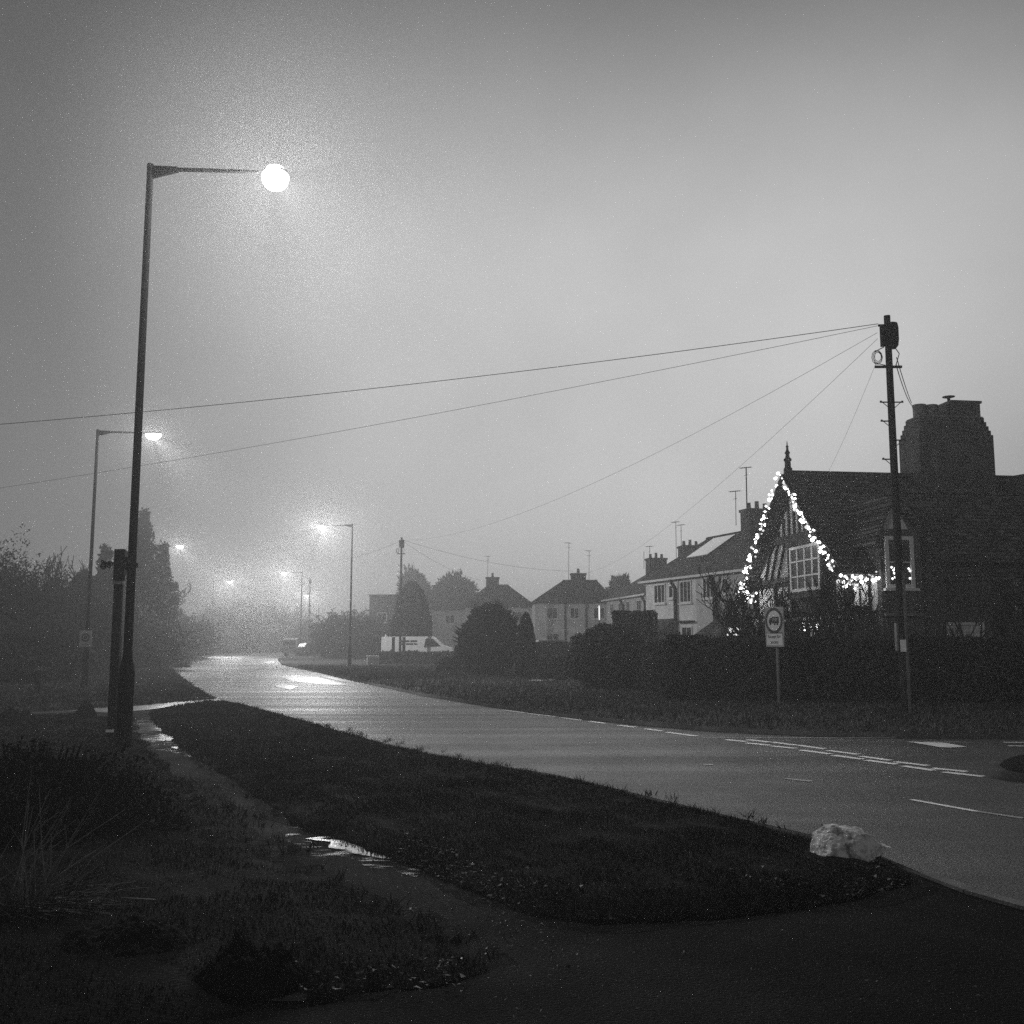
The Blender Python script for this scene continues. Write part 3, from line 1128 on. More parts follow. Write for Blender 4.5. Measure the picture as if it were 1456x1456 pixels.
# ------------------------------------------------------------------ flat-faced post, strapped ornaments, small plates
pb = gnd(158, 1056)
ph = at(168, 781, pb.y).z
t = thing('sign_post', 'tall dark flat-faced post with a rounded plate at its top beside the lamp column', 'sign post', (pb.x, pb.y, 0), math.radians(0))
MB().box(-0.065, 0.065, -0.03, 0.03, -0.1, ph - 0.5).build('post', M['wood'], t)
MB().box(-0.078, 0.078, -0.045, 0.045, ph - 0.5, ph).build('head', M['metal'], t)
MB().box(-0.079, 0.079, -0.05, 0.0, ph - 0.555, ph - 0.505).build('band', M['galv'], t)
pl = MB()
pl.prism([(0.078, ph - 0.42), (0.13, ph - 0.38), (0.165, ph - 0.25), (0.16, ph - 0.12), (0.12, ph - 0.03), (0.078, ph - 0.005)], 'y', -0.015, 0.015)
pl.build('plate', M['galv'], t)
MB().box(0.066, 0.10, -0.02, 0.02, 0.2, ph - 1.35).build('rail', M['galv'], t)
MB().box(-0.075, 0.045, -0.05, -0.031, 0.16, 0.20).build('reflector', M['sign_white'], t)


def knot(c, w, h, n, seed, r=0.012, m='metal', parent=None, name='scroll'):
    rr = random.Random(seed)
    mb = MB()
    for k in range(n):
        x, z = c[0] + rr.uniform(-w, w), c[2] + rr.uniform(-h, h)
        R = rr.uniform(0.018, 0.045)
        a0, tw = rr.uniform(0, 6), rr.uniform(-0.6, 0.6)
        mb.tube([(x + R * math.cos(a0 + q * 0.8), c[1] + R * math.sin(a0 + q * 0.8) * tw + rr.uniform(-0.02, 0.02), z + R * math.sin(a0 + q * 0.8)) for q in range(8)], r, 5)
    return mb


lx = lamp_objs[0].location
zk = at(183, 801, pb.y).z
t2 = thing('bracket_ornament', 'spiky wired bracket strapped round the near lamp column and across the flat-faced post', 'bracket', (0, 0, 0))
cx = at(183, 801, lx.y).x
rod = MB()
rod.tube([(at(148, 802, pb.y - 0.07).x, pb.y - 0.07, zk), (cx - 0.02, lx.y - 0.12, at(183, 802, lx.y).z)], 0.017, 6)
rod.build('rod', M['metal'], t2)
zc = at(183, 801, lx.y - 0.08).z
knot((cx, lx.y - 0.07, zc), 0.07, 0.06, 20, 5, 0.016).build('cluster', M['metal'], t2)
for k in range(7):
    a = random.Random(k)
    kb2 = MB().box(cx - 0.08 + 0.022 * k, cx - 0.066 + 0.022 * k, lx.y - 0.125, lx.y - 0.11, zc - 0.07 + a.random() * 0.12, zc - 0.055 + a.random() * 0.12)
    kb2.build('bolt', M['galv'], t2)
lxk = at(150, 802, pb.y - 0.07)
knot((lxk.x, lxk.y, lxk.z), 0.085, 0.04, 7, 8, 0.012).build('scroll', M['metal'], t2)
rg = MB()
rg.lathe([(0.088, -0.03), (0.088, 0.03)], 14, (lx.x, lx.y, zc - 0.02))
rg.build('collar', M['metal'], t2)


def disc(mb, c, r0, r1, y0, y1, n=28, sx=1.0):
    """ring (or disc when r0 = 0) in the xz plane facing -y"""
    vs, fs = [], []
    if r0 == 0:
        pts = [(c[0] + r1 * math.cos(2 * PI * k / n) * sx, c[1] + r1 * math.sin(2 * PI * k / n)) for k in range(n)]
        return mb.prism(pts, 'y', y0, y1)
    for k in range(n):
        th = 2 * PI * k / n
        for r in (r0, r1):
            for y in (y0, y1):
                vs.append((c[0] + r * math.cos(th) * sx, y, c[1] + r * math.sin(th)))
    for k in range(n):
        a, b = k * 4, ((k + 1) % n) * 4
        fs += [(a, b, b + 2, a + 2), (a + 1, a + 3, b + 3, b + 1), (a, a + 1, b + 1, b), (a + 2, b + 2, b + 3, a + 3)]
    return mb.add(vs, fs)


l2 = lamp_objs[1].location
zs = at(124, 908, l2.y).z
t = thing('square_sign', 'small pale square plate with a dark ring strapped to the second lamp column', 'sign', (l2.x + 0.02, l2.y - 0.16, zs))
MB().box(-0.19, 0.19, -0.012, 0.012, -0.26, 0.26).build('plate', M['sign_grey'], t)
disc(MB(), (0, 0.03), 0.085, 0.14, -0.022, -0.0125).build('ring', M['sign_ring'], t)
disc(MB(), (0, 0.03), 0, 0.055, -0.020, -0.0125).build('symbol', M['sign_black'], t)
MB().box(-0.14, 0.14, -0.0125, 0.14, -0.20, -0.17).build('strap', M['galv'], t)

l4 = lamp_objs[2].location
zs = at(497, 903, l4.y).z
t = thing('plate_sign', 'thin pale plate sign fixed across the column of the lamp by the van hedge', 'sign', (l4.x, l4.y - 0.15, zs), math.radians(6))
MB().box(-0.42, 0.42, -0.012, 0.012, -0.05, 0.05).build('plate', M['sign_grey'], t)
MB().box(-0.12, 0.12, 0.0125, 0.10, -0.03, 0.03).build('clamp', M['galv'], t)

# ------------------------------------------------------------------ bollard, fence
b = gnd(53, 991)
t = thing('bollard', 'dark round bollard standing alone on the grass left of the second lamp', 'bollard', b)
smooth_by_angle(MB().lathe([(0.085, -0.1), (0.08, 0.75), (0.075, 0.95), (0.05, 1.02), (0.02, 1.04)], 14).build('post', M['wood'], t))
MB().lathe([(0.083, 0.74), (0.083, 0.84)], 14).build('reflective_band', M['galv'], t)

f0 = gnd(-90, 985)
t = thing('wooden_fence', 'old dark post and rail fence under the trees behind the bollard', 'fence', (f0.x, f0.y, 0))
f1 = gnd(48, 974)
dv = Vector((f1.x - f0.x, f1.y - f0.y, 0))
for k in range(9):
    p = dv * (k / 8)
    h = 1.45 + 0.12 * math.sin(k * 2.1)
    MB().beam((p.x, p.y, -0.1), (p.x + 0.03 * math.sin(k), p.y, h), 0.11, 0.11, (0, 1, 0)).build('post', M['wood'], t)
for z in (0.45, 0.85, 1.2):
    MB().beam((0, -0.07, z), (dv.x, dv.y - 0.07, z + 0.03), 0.035, 0.09).build('rail', M['wood'], t)

# ------------------------------------------------------------------ telegraph poles
pp = gnd(1288, 1016, 0.1)
ptop = at(1258, 449, pp.y)


def make_pole():
    t = thing('telegraph_pole', 'x', 'telegraph pole', (0, 0, 0))
    smooth_by_angle(MB().lathe([(0.088, -0.3), (0.086, 1.0), (0.076, 5.0), (0.066, 8.22), (0.066, 8.28)], 14).build('pole', M['wood'], t))
    b = MB()
    b.lathe([(0.05, 7.55), (0.105, 7.62), (0.12, 7.75), (0.12, 8.0), (0.10, 8.1), (0.05, 8.12)], 12, (0.08, -0.06, 0))
    b.build('junction_box', M['metal'], t)
    b = MB().box(-0.15, -0.07, -0.1, 0.05, 7.62, 8.05)
    b.box(-0.07, -0.05, -0.12, -0.07, 7.6, 7.98)
    b.build('terminal', M['metal'], t)
    c = MB()
    for k in range(3):
        R = 0.09 + 0.025 * k
        c.tube([(-0.25 + R * 0.8 * math.cos(q * 0.63), -0.05 + 0.02 * k, 7.38 + R * 1.1 * math.sin(q * 0.63)) for q in range(11)], 0.007, 5)
    c.tube([(-0.1, 0, 7.6), (-0.3, -0.05, 7.5), (-0.32, -0.05, 7.25), (-0.1, -0.05, 7.2)], 0.01, 5)
    c.tube([(0.1, 0, 7.65), (0.2, -0.05, 7.45), (0.12, -0.05, 7.2)], 0.01, 5)
    c.build('cable_loops', M['metal'], t)
    s = MB().beam((-0.3, 0, 7.18), (0.26, 0, 7.18), 0.04, 0.05)
    s.build('bracket', M['metal'], t)
    MB().beam((-0.19, 0, 8.07), (0.14, 0, 8.07), 0.035, 0.045).build('bracket', M['metal'], t)
    return t


pole = make_pole()
for z, sd in ((6.42, -1), (6.42, 1), (6.02, -1), (5.62, 1), (5.22, -1), (4.84, 1), (4.46, -1), (4.08, 1)):
    r = 0.072 + (6.4 - z) * 0.003
    m = MB().tube([(sd * r * 0.8, -0.03, z), (sd * (r + 0.17), -0.03, z)], 0.014, 6)
    m.tube([(sd * (r + 0.15), -0.03, z), (sd * (r + 0.15), -0.03, z + 0.03)], 0.02, 6)
    m.tube([(sd * r * 0.8, -0.03, z - 0.12), (sd * (r + 0.12), -0.03, z)], 0.008, 5)
    m.build('step', M['metal'], pole)
far_poles = [
    ('distant telegraph pole rising behind the tall rounded conifer', at(571, 764, 68), copy_tree(pole)),
    ('faint thin pole in the fog right of the lowest far lamp', at(441, 823, 130), copy_tree(pole)),
]
for lab, p, o in far_poles:
    tag(o, lab, 'telegraph pole', 'telegraph poles')
    o.location = (p.x, p.y, p.z - 8.28)
    for ch in o.children:
        pass
pole.location = (pp.x, pp.y, ptop.z - 8.28)
tag(pole, 'tall dark telegraph pole with step pegs and junction box in front of the gabled house', 'telegraph pole', 'telegraph poles')
# things only the near pole carries
zz = at(1278, 918, pp.y).z - (ptop.z - 8.28)
MB().box(-0.08, 0.03, -0.115, -0.100, zz - 0.12, zz + 0.12).build('notice', M['sign_white'], pole)
MB().box(0.02, 0.075, -0.11, -0.075, 0.0, zz + 1.5).build('cable_guard', M['galv'], pole)
MB().box(-0.13, -0.09, -0.06, 0.06, zz - 0.1, zz + 0.45).build('fuse_box', M['galv'], pole)

P1 = Vector((pp.x, pp.y, ptop.z))


def wire(a, b, sag, r, label, name='overhead_cable'):
    a, b = Vector(a), Vector(b)
    pts = []
    for i in range(25):
        t = i / 24
        p = a.lerp(b, t)
        p.z -= sag * 4 * t * (1 - t)
        pts.append(p)
    o = MB().tube(pts, r, 5).build(name, M['rubber'])
    return tag(o, label, 'cable', 'overhead cables')


P2 = far_poles[0][1]
wire(P1 + Vector((-0.2, -0.02, -0.18)), at(-420, 632, 24), 0.30, 0.0075, 'thickest overhead cable, topmost, crossing the whole sky to the left edge behind the near lamp')
wire(P1 + Vector((-0.2, -0.02, -0.22)), at(-420, 748, 38), 0.42, 0.005, 'second overhead cable, crossing below the topmost one and behind the second lamp head')
wire(P1 + Vector((-0.2, 0.05, -0.35)), P2 + Vector((0, 0, -0.2)), 1.1, 0.004, 'sagging overhead cable running from the near pole to the distant pole')
wire(P1 + Vector((-0.2, 0.05, -0.48)), at(830, 815, 89), 1.0, 0.004, 'sagging overhead cable ending at the hipped house with one chimney')
wire(P1 + Vector((-0.3, -0.05, -1.05)), at(1168, 690, 31.5), 0.1, 0.003, 'short thin cable slanting from the near pole down to the gabled house roof')
wire(P1 + Vector((0.16, 0.0, -0.9)), at(1296, 573, 31.9), 0.06, 0.010, 'short paired cable from the near pole to the massive chimney, upper one')
wire(P1 + Vector((0.14, 0.0, -1.05)), at(1297, 577, 31.9), 0.14, 0.010, 'short paired cable from the near pole to the massive chimney, lower one')
wire(P2 + Vector((0, 0, -0.15)), at(815, 812, 88), 0.5, 0.009, 'thin hazy cable from the distant pole to the hipped house with one chimney')
wire(P2 + Vector((0, 0, -0.2)), at(698, 828, 101), 0.5, 0.009, 'thin hazy cable from the distant pole to the hazy hipped house behind the bush')
wire(P2 + Vector((0, 0, -0.2)), at(440, 795, 100), 0.6, 0.008, 'thin hazy cable from the distant pole towards the bend')

# ------------------------------------------------------------------ weight limit sign


def text_mesh(s, size, parent, name, m, loc, align='CENTER', thick=0.002, rx=PI / 2):
    cu = bpy.data.curves.new(name, 'FONT')
    cu.body = s
    cu.size = size
    cu.align_x = align
    cu.align_y = 'CENTER'
    cu.extrude = thick
    o = bpy.data.objects.new(name, cu)
    COL.objects.link(o)
    dg = bpy.context.evaluated_depsgraph_get()
    me = bpy.data.meshes.new_from_object(o.evaluated_get(dg))
    bpy.data.objects.remove(o)
    r = link(name, me, m, parent)
    r.location = loc
    r.rotation_euler = (rx, 0, 0)
    return r


sp = gnd(1105, 1004, 0.09)
sz = at(1104, 883, sp.y).z
sz2 = at(1104, 912, sp.y).z
t = thing('weight_limit_sign', 'square sign with ringed lorry and lettered plate below, before the long hedge', 'road sign', (sp.x, sp.y, 0.05), math.radians(-64))
smooth_by_angle(MB().lathe([(0.038, -0.1), (0.038, sz + 0.3), (0.03, sz + 0.31)], 12, (0, 0.06, 0)).build('post', M['galv'], t))
pl = MB().box(-0.32, 0.32, -0.012, 0.012, sz - 0.40, sz + 0.27)
so = pl.build('plate', M['sign_grey'], t)
q = sz - 0.04
disc(MB(), (0, q), 0, 0.245, -0.0165, -0.0125, 40).build('face', M['sign_white'], so)
disc(MB(), (0, q), 0.232, 0.295, -0.024, -0.013, 40).build('ring', M['sign_ring'], so)
lm = MB()
lm.box(-0.07, 0.17, -0.024, -0.017, q - 0.06, q + 0.085)
lm.prism([(-0.165, q - 0.06), (-0.08, q - 0.06), (-0.08, q + 0.06), (-0.13, q + 0.06), (-0.165, q)], 'y', -0.024, -0.017)
for wx in (-0.12, 0.03, 0.12):
    disc(lm, (wx, q - 0.075), 0, 0.03, -0.0235, -0.0175, 12)
lm.build('lorry', M['sign_black'], so)
text_mesh('7.5T', 0.10, so, 'lettering', M['sign_white'], (0.05, -0.0265, q + 0.012))
pl2 = MB().box(-0.30, 0.30, -0.012, 0.012, sz2 - 0.17, sz2 + 0.16).build('supplementary_plate', M['sign_grey'], t)
MB().box(-0.265, 0.265, -0.016, -0.0125, sz2 - 0.135, sz2 + 0.125).build('face', M['sign_white'], pl2)
text_mesh('Except for', 0.105, pl2, 'lettering', M['sign_black'], (0, -0.019, sz2 + 0.06))
text_mesh('access', 0.105, pl2, 'lettering', M['sign_black'], (0, -0.019, sz2 - 0.065))

# ------------------------------------------------------------------ boulder


def rock(name, label, cat, loc, rz, dims, seed, m, sub=4, rough=0.22):
    import bmesh
    pr = random.Random(int(seed * 10))
    planes = []
    for k in range(11):
        pn = Vector((pr.gauss(0, 1), pr.gauss(0, 1), pr.gauss(0.25, 0.8))).normalized()
        planes.append((pn, pr.uniform(0.60, 0.84)))
    planes += [(Vector((-1, -0.25, 0.1)).normalized(), 0.78), (Vector((-0.2, -0.8, 0.55)).normalized(), 0.74), (Vector((0.35, -0.2, 0.9)).normalized(), 0.8)]
    bm = bmesh.new()
    bmesh.ops.create_icosphere(bm, subdivisions=sub, radius=1.12)
    for v in bm.verts:
        p = v.co.copy()
        n1 = noise.noise(p * 1.3 + Vector((seed, 0, 0)))
        n2 = noise.noise(p * 3.1 + Vector((0, seed, 0)))
        n3 = noise.noise(p * 8 + Vector((0, 0, seed)))
        s = 1 + rough * n1 * 1.5 + rough * 0.7 * n2 + rough * 0.28 * n3
        q = p * s
        for (pn, pd) in planes:
            e = q.dot(pn) - pd
            if e > 0:
                q = q - pn * e * 0.985
        n4 = abs(noise.noise(q * 5.5 + Vector((seed, seed, 0)))) 
        q = q * (1 - 0.03 * max(0, 0.14 - n4) / 0.14) + p * 0.015 * noise.noise(q * 12)
        x, y, z = q
        wedge = 1.06 - 0.40 * (x + 0.9) + 0.10 * math.sin(5 * x + 0.4)
        v.co = Vector((x * dims[0], y * dims[1], max(z, -0.4) * dims[2] * wedge))
    me = bpy.data.meshes.new(name)
    bm.to_mesh(me)
    bm.free()
    for p in me.polygons:
        p.use_smooth = True
    if hasattr(me, 'set_sharp_from_angle'):
        me.set_sharp_from_angle(angle=math.radians(18))
    o = link(name, me, m)
    o.location = loc
    o.rotation_euler = (0, 0, rz)
    return tag(o, label, cat)


bp_ = gnd(1219, 1224, 0.05)
rock('boulder', 'whitish painted boulder at the tip of the verge where the lane meets the road', 'boulder', (bp_.x, bp_.y + 0.12, 0.115), math.radians(-8), (0.31, 0.19, 0.205), 3.3, M['stone'], 5, 0.15)

# ------------------------------------------------------------------ molehills


def molehill(label, px, py, w, h, seed):
    import bmesh
    b = gnd(px, py, 0.04)
    R = w * b.y / 1456 / 2 * 1.1
    bm = bmesh.new()
    bmesh.ops.create_grid(bm, x_segments=64, y_segments=64, size=1.15)
    for v in bm.verts:
        r = v.co.length
        e = max(0, 1 - r * r)
        n1 = noise.noise(Vector((v.co.x * 2.2 + seed, v.co.y * 2.2, 0)))
        n2 = noise.noise(Vector((v.co.x * 7 + seed, v.co.y * 7, 5)))
        n3 = noise.noise(Vector((v.co.x * 15 + seed, v.co.y * 15, 9)))
        z = e ** 0.9 * (1 + 0.45 * n1) + e ** 0.4 * (0.22 * n2 + 0.24 * n3) - 0.12
        v.co = Vector((v.co.x * R, v.co.y * R * 0.8, z * h))
    me = bpy.data.meshes.new('molehill')
    bm.to_mesh(me)
    bm.free()
    for p in me.polygons:
        p.use_smooth = True
    o = link('molehill', me, M['soil'])
    o.location = (b.x, b.y + R * 0.6, 0.035)
    tag(o, label, 'molehill', 'molehills on the lawn')


molehill('broad dark molehill nearest the lane corner at the bottom of the lawn', 340, 1405, 150, 0.17, 1)
molehill('wide low molehill between the dry grass clump and the nearest molehill', 150, 1362, 190, 0.13, 2)
molehill('small rounded molehill alone in the middle of the lawn by the path', 238, 1183, 76, 0.12, 3)
molehill('dark molehill at the picture edge just before the wet path', 12, 1030, 62, 0.26, 4)
molehill('low molehill between the dark shrub and the wet path', 37, 1040, 36, 0.12, 5)
molehill('peaked molehill right on the edge of the wet path', 117, 1017, 30, 0.24, 6)
molehill('soil mound heaped round the foot of the near lamp column', 172, 1082, 60, 0.13, 7)
molehill('tiny molehill on the grass beyond the wet path below the second lamp', 97, 1001, 15, 0.12, 8)

# ------------------------------------------------------------------ near left shrub and dry grass
sb = gnd(40, 1205)
C = blob_points(22000, 0.98, 0.9, 0.50, 21, 0.28, 3.0, 0.5, 0.12)
t = leafy('low_shrub', 'sprawling dark evergreen shrub at the left edge in front of the posts', 'shrub', (sb.x - 0.25, sb.y + 0.55, 0), C, 0.032, 3, m='leaf_black', trunk=(0.6, 0.04))
sp_ = MB()
rr = random.Random(5)
for k in range(170):
    a, e = rr.uniform(0, 2 * PI), rr.uniform(0.05, 1.2)
    d = Vector((math.cos(a) * math.cos(e), math.sin(a) * math.cos(e), math.sin(e)))
    s0 = Vector((d.x * 0.6, d.y * 0.55, 0.12 + d.z * 0.33))
    L = rr.uniform(0.14, 0.30)
    sp_.tube([s0, s0 + d * L * 0.5, s0 + d * L + Vector((0, 0, 0.06))], [0.014, 0.012, 0.003], 4)
sp_.build('sprigs', M['leaf_black'], t)

db = gnd(22, 1330)
t = thing('dry_grass_clump', 'clump of pale dead stalks at the left edge below the dark shrub', 'grass clump', (db.x - 0.1, db.y + 0.3, 0))
rr = random.Random(9)
tall, short = MB(), MB()
for k in range(26):
    a = rr.uniform(0, 2 * PI)
    r0 = rr.uniform(0, 0.2)
    b0 = Vector((math.cos(a) * r0, math.sin(a) * r0, 0.02))
    d = Vector((rr.gauss(0.2, 0.4), rr.gauss(0, 0.3), 1)).normalized()
    L = rr.uniform(0.35, 0.8)
    m = b0 + d * L * 0.55 + Vector((rr.gauss(0, 0.04), 0, 0))
    e = m + (d + Vector((rr.gauss(0.25, 0.4), 0, -0.1))).normalized() * L * 0.5
    tall.tube([b0, m, e], [0.0042, 0.0035, 0.0018], 4)
    if k % 2 == 0:
        tall.tube([m, m + Vector((rr.uniform(-0.15, 0.2), 0, 0.12))], [0.003, 0.0015], 4)
for k in range(420):
    a = rr.uniform(0, 2 * PI)
    r0 = rr.uniform(0, 0.42)
    b0 = Vector((math.cos(a) * r0, math.sin(a) * r0 * 0.7, 0.02))
    d = Vector((math.cos(a) * 0.6 + rr.gauss(0, 0.3), math.sin(a) * 0.4, rr.uniform(0.4, 1.1))).normalized()
    L = rr.uniform(0.12, 0.34)
    short.tube([b0, b0 + d * L * 0.6, b0 + d * L + Vector((d.x * 0.1, 0, -0.06))], [0.0028, 0.0024, 0.0012], 3, False)
tall.build('stalks', M['stalk'], t)
short.build('blades', M['leaf_litter'], t)

# ------------------------------------------------------------------ hedges and trees on the right


def hedge(name, label, a, b, depth, h, n, seed, leaf=0.07, hb=None, round_end=0.0):
    """a, b: front base line; grows away from camera"""
    a, b = Vector(a).xy, Vector(b).xy
    L = (b - a).length
    ang = math.atan2(b.y - a.y, b.x - a.x)
    t = thing(name, label, 'hedge', (a.x, a.y, 0.06), ang)
    rng = np.random.default_rng(seed)
    hb = h if hb is None else hb

    def top(x):
        return h + (hb - h) * x / L
    u = rng.uniform(0, L, n)
    H = top(u)
    w = rng.random(n)
    front = w < 0.5
    topm = (w >= 0.5) & (w < 0.85)
    back = (w >= 0.85) & (w < 0.93)
    end = w >= 0.93
    y = np.where(front, 0, np.where(back, depth, rng.uniform(0, depth, n)))
    z = np.where(topm, H, rng.uniform(0.02, 1, n) * H)
    u = np.where(end, np.where(rng.random(n) < 0.5, 0, L), u)
    P = np.column_stack([u, y, z])
    lump = 0.10 * wob(np.column_stack([u + y * 0.7, z * 1.3]), 1.6, seed) + 0.05 * wob(np.column_stack([u, z + y]), 5.0, seed + 1)
    P[:, 1] += np.where(front, -lump, np.where(back, lump, 0)) + rng.uniform(-0.09, 0.09, n)
    P[:, 2] += np.where(topm, lump * 0.8, 0) + np.where(topm, rng.uniform(-0.10, 0.05, n), 0)
    ns = int(L * 5)
    us, hs, ys = rng.uniform(0, L, ns), rng.uniform(0.05, 0.24, ns) ** 1.0, rng.uniform(0, depth, ns)
    k = 14
    S = np.column_stack([np.repeat(us, k) + rng.normal(0, 0.03, ns * k), np.repeat(ys, k) + rng.normal(0, 0.03, ns * k), np.repeat(top(us), k) + np.repeat(hs, k) * rng.random(ns * k) - 0.05])
    P = np.concatenate([P, S])
    P[:, 2] = np.maximum(P[:, 2], 0.02)
    foliage('foliage', P, leaf, M['leaf_dark'], t, seed)
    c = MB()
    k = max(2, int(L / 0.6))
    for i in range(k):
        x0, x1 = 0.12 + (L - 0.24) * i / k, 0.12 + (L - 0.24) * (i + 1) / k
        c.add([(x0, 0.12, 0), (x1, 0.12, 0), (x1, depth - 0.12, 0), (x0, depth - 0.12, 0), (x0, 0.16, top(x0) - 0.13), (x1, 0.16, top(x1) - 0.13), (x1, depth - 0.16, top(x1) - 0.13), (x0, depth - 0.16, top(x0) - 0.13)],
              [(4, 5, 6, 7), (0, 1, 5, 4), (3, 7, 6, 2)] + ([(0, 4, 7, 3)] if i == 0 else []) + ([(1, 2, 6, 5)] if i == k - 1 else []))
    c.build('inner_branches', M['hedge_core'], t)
    return t


hA = gnd(958, 1000, 0.08)
hB = gnd(1500, 1015, 0.08)
hA.y = max(hA.y, 24.8)
hB2 = Vector((15.5, 22.6, 0))
hedge('hedge', 'long dark clipped hedge behind the road sign and telegraph pole', (hA.x - 0.1, hA.y + 0.4, 0), (hB2.x, hB2.y, 0), 1.1, 1.53, 60000, 31, 0.065, 1.50)
hC = gnd(835, 981, 0.08)
hD = gnd(960, 998, 0.08)
rb = gnd(880, 984, 0.08)
C = blob_points(26000, 1.22, 1.1, 1.05, 41, 0.10, 2.0, 0.55, 0.95)
t = leafy('clipped_bush', 'big rounded clipped bush at the left end of the long hedge', 'bush', (rb.x - 0.2, rb.y + 1.1, 0.06), C, 0.07, 41, trunk=(1.2, 0.08))
hedge('hedge', 'lower dark hedge joining the rounded bush to the long hedge', (rb.x + 0.7, rb.y + 0.4, 0), (hA.x + 0.2, hA.y + 0.9, 0), 0.9, 1.35, 14000, 33, 0.065, 1.5)
hedge('hedge', 'square topped hedge standing behind the rounded clipped bush', (at(872, 950, 40).x, 40, 0), (at(930, 950, 39.6).x, 39.6, 0), 1.3, at(900, 874, 40).z, 14000, 34, 0.07)

wb = gnd(697, 962, 0.08)
C = np.concatenate([blob_points(24000, 1.32, 1.2, 1.45, 51, 0.22, 2.4, 0.45, 1.45),
                    blob_points(5000, 0.95, 0.9, 0.7, 52, 0.3, 3.0, 0.4, 2.35)])
t = leafy('conifer_bush', 'broad bushy conifer with feathery tips in front of the hazy houses', 'bush', (wb.x - 0.05, wb.y + 0.9, 0.06), C, 0.10, 51, trunk=(2.0, 0.1))
tw = MB()
rr = random.Random(4)
for k in range(90):
    a, e = rr.uniform(0, 2 * PI), rr.uniform(-0.1, 1.1)
    d = Vector((math.cos(a) * math.cos(e), math.sin(a) * math.cos(e), math.sin(e)))
    s0 = Vector((d.x * 1.15, d.y * 1.0, 1.45 + d.z * 1.15))
    tw.tube([s0, s0 + d * 0.25, s0 + d * 0.5 + Vector((0, 0, 0.1))], [0.06, 0.045, 0.008], 4)
tw.build('sprigs', M['leaf_dark'], t)
sb2 = gnd(640, 958, 0.08)
leafy('low_shrub', 'low spreading shrub at the foot of the broad conifer bush', 'shrub', (sb2.x + 0.3, sb2.y + 0.6, 0.06), blob_points(5000, 1.0, 0.6, 0.55, 55, 0.3, 2.5, 0.4, 0.25), 0.09, 55)
leafy('low_shrub', 'low scrubby shrub between the slender cypress and rounded bush', 'shrub', (at(800, 960, 39).x, 39.5, 0.06), blob_points(9000, 1.25, 0.7, 0.55, 56, 0.3, 2.5, 0.4, 0.32), 0.09, 56)

cb = gnd(748, 966, 0.08)
hcy = at(748, 871, cb.y).z - 0.06
C = cone_points(12000, 0.42, hcy, 0, 61, 0.45, 0.10, 0.02, 0.25)
leafy('slender_cypress', 'slender pointed cypress beside the broad conifer bush', 'tree', (cb.x, cb.y + 0.4, 0.06), C, 0.08, 61, trunk=(1.6, 0.06))

kb_ = at(573, 940, 69)
hck = at(573, 829, 69).z
C = cone_points(30000, 1.32, hck, 0, 71, 0.32, 0.10, 0.02, 0.2)
leafy('column_conifer', 'tall rounded conifer standing behind the white van', 'tree', (kb_.x, 74.5, 0.06), C * np.array([1.08, 1.08, 1.06]), 0.14, 71, trunk=(3, 0.12))

# far trees behind the houses
leafy('round_tree', 'faint rounded tree crown behind the foggy houses', 'tree', (at(645, 900, 135).x, 135, 0), blob_points(9000, 3.3, 3.3, 3.6, 81, 0.25, 2.4, 0.4, at(645, 820, 135).z - 3.4), 0.35, 81, trunk=(8, 0.25))
leafy('round_tree', 'fainter narrow tree behind the tall rounded conifer', 'tree', (at(588, 900, 140).x, 140, 0), blob_points(6000, 2.3, 2.3, 4.2, 82, 0.25, 2.4, 0.4, at(588, 808, 140).z - 4.2), 0.35, 82, trunk=(8, 0.25))
leafy('round_tree', 'small faint tree between the paired hipped houses and the terrace', 'tree', (at(884, 900, 120).x, 120, 0), blob_points(4000, 1.7, 1.7, 3.0, 83, 0.25, 2.4, 0.4, at(884, 818, 120).z - 3.0), 0.35, 83, trunk=(6, 0.2))

# scrub around the far bend
for i, (lab, px, topy, Y, rx) in enumerate([
        ('hazy thicket behind the third lamp column', 482, 874, 92, 2.3), ('hazy thicket beside the square dark block', 514, 872, 96, 2.6), ('faint thicket just behind the parked pale car', 445, 885, 118, 3.0),
        ('very faint thicket across the far bend', 400, 862, 150, 6.0), ('very faint trees at the end of the road', 350, 850, 165, 8.0),
        ('faint scrub at the outer side of the bend below the farthest left lamp', 312, 868, 128, 5.0), ('hazy scrub left of the bright wet bend', 262, 876, 96, 3.0), ('hazy tangled scrub between conifer and bend', 226, 889, 78, 2.5)]):
    z = at(px, topy, Y).z
    leafy('thicket', lab, 'bushes', (at(px, 920, Y).x, Y, 0), blob_points(12000, rx, rx * 0.7, z * 0.55, 90 + i, 0.40, 2.9, 0.25, z * 0.45), 0.10 + Y * 0.0007, 90 + i, 'thickets around the bend', 'leaf_mid', (z * 0.6, 0.1))

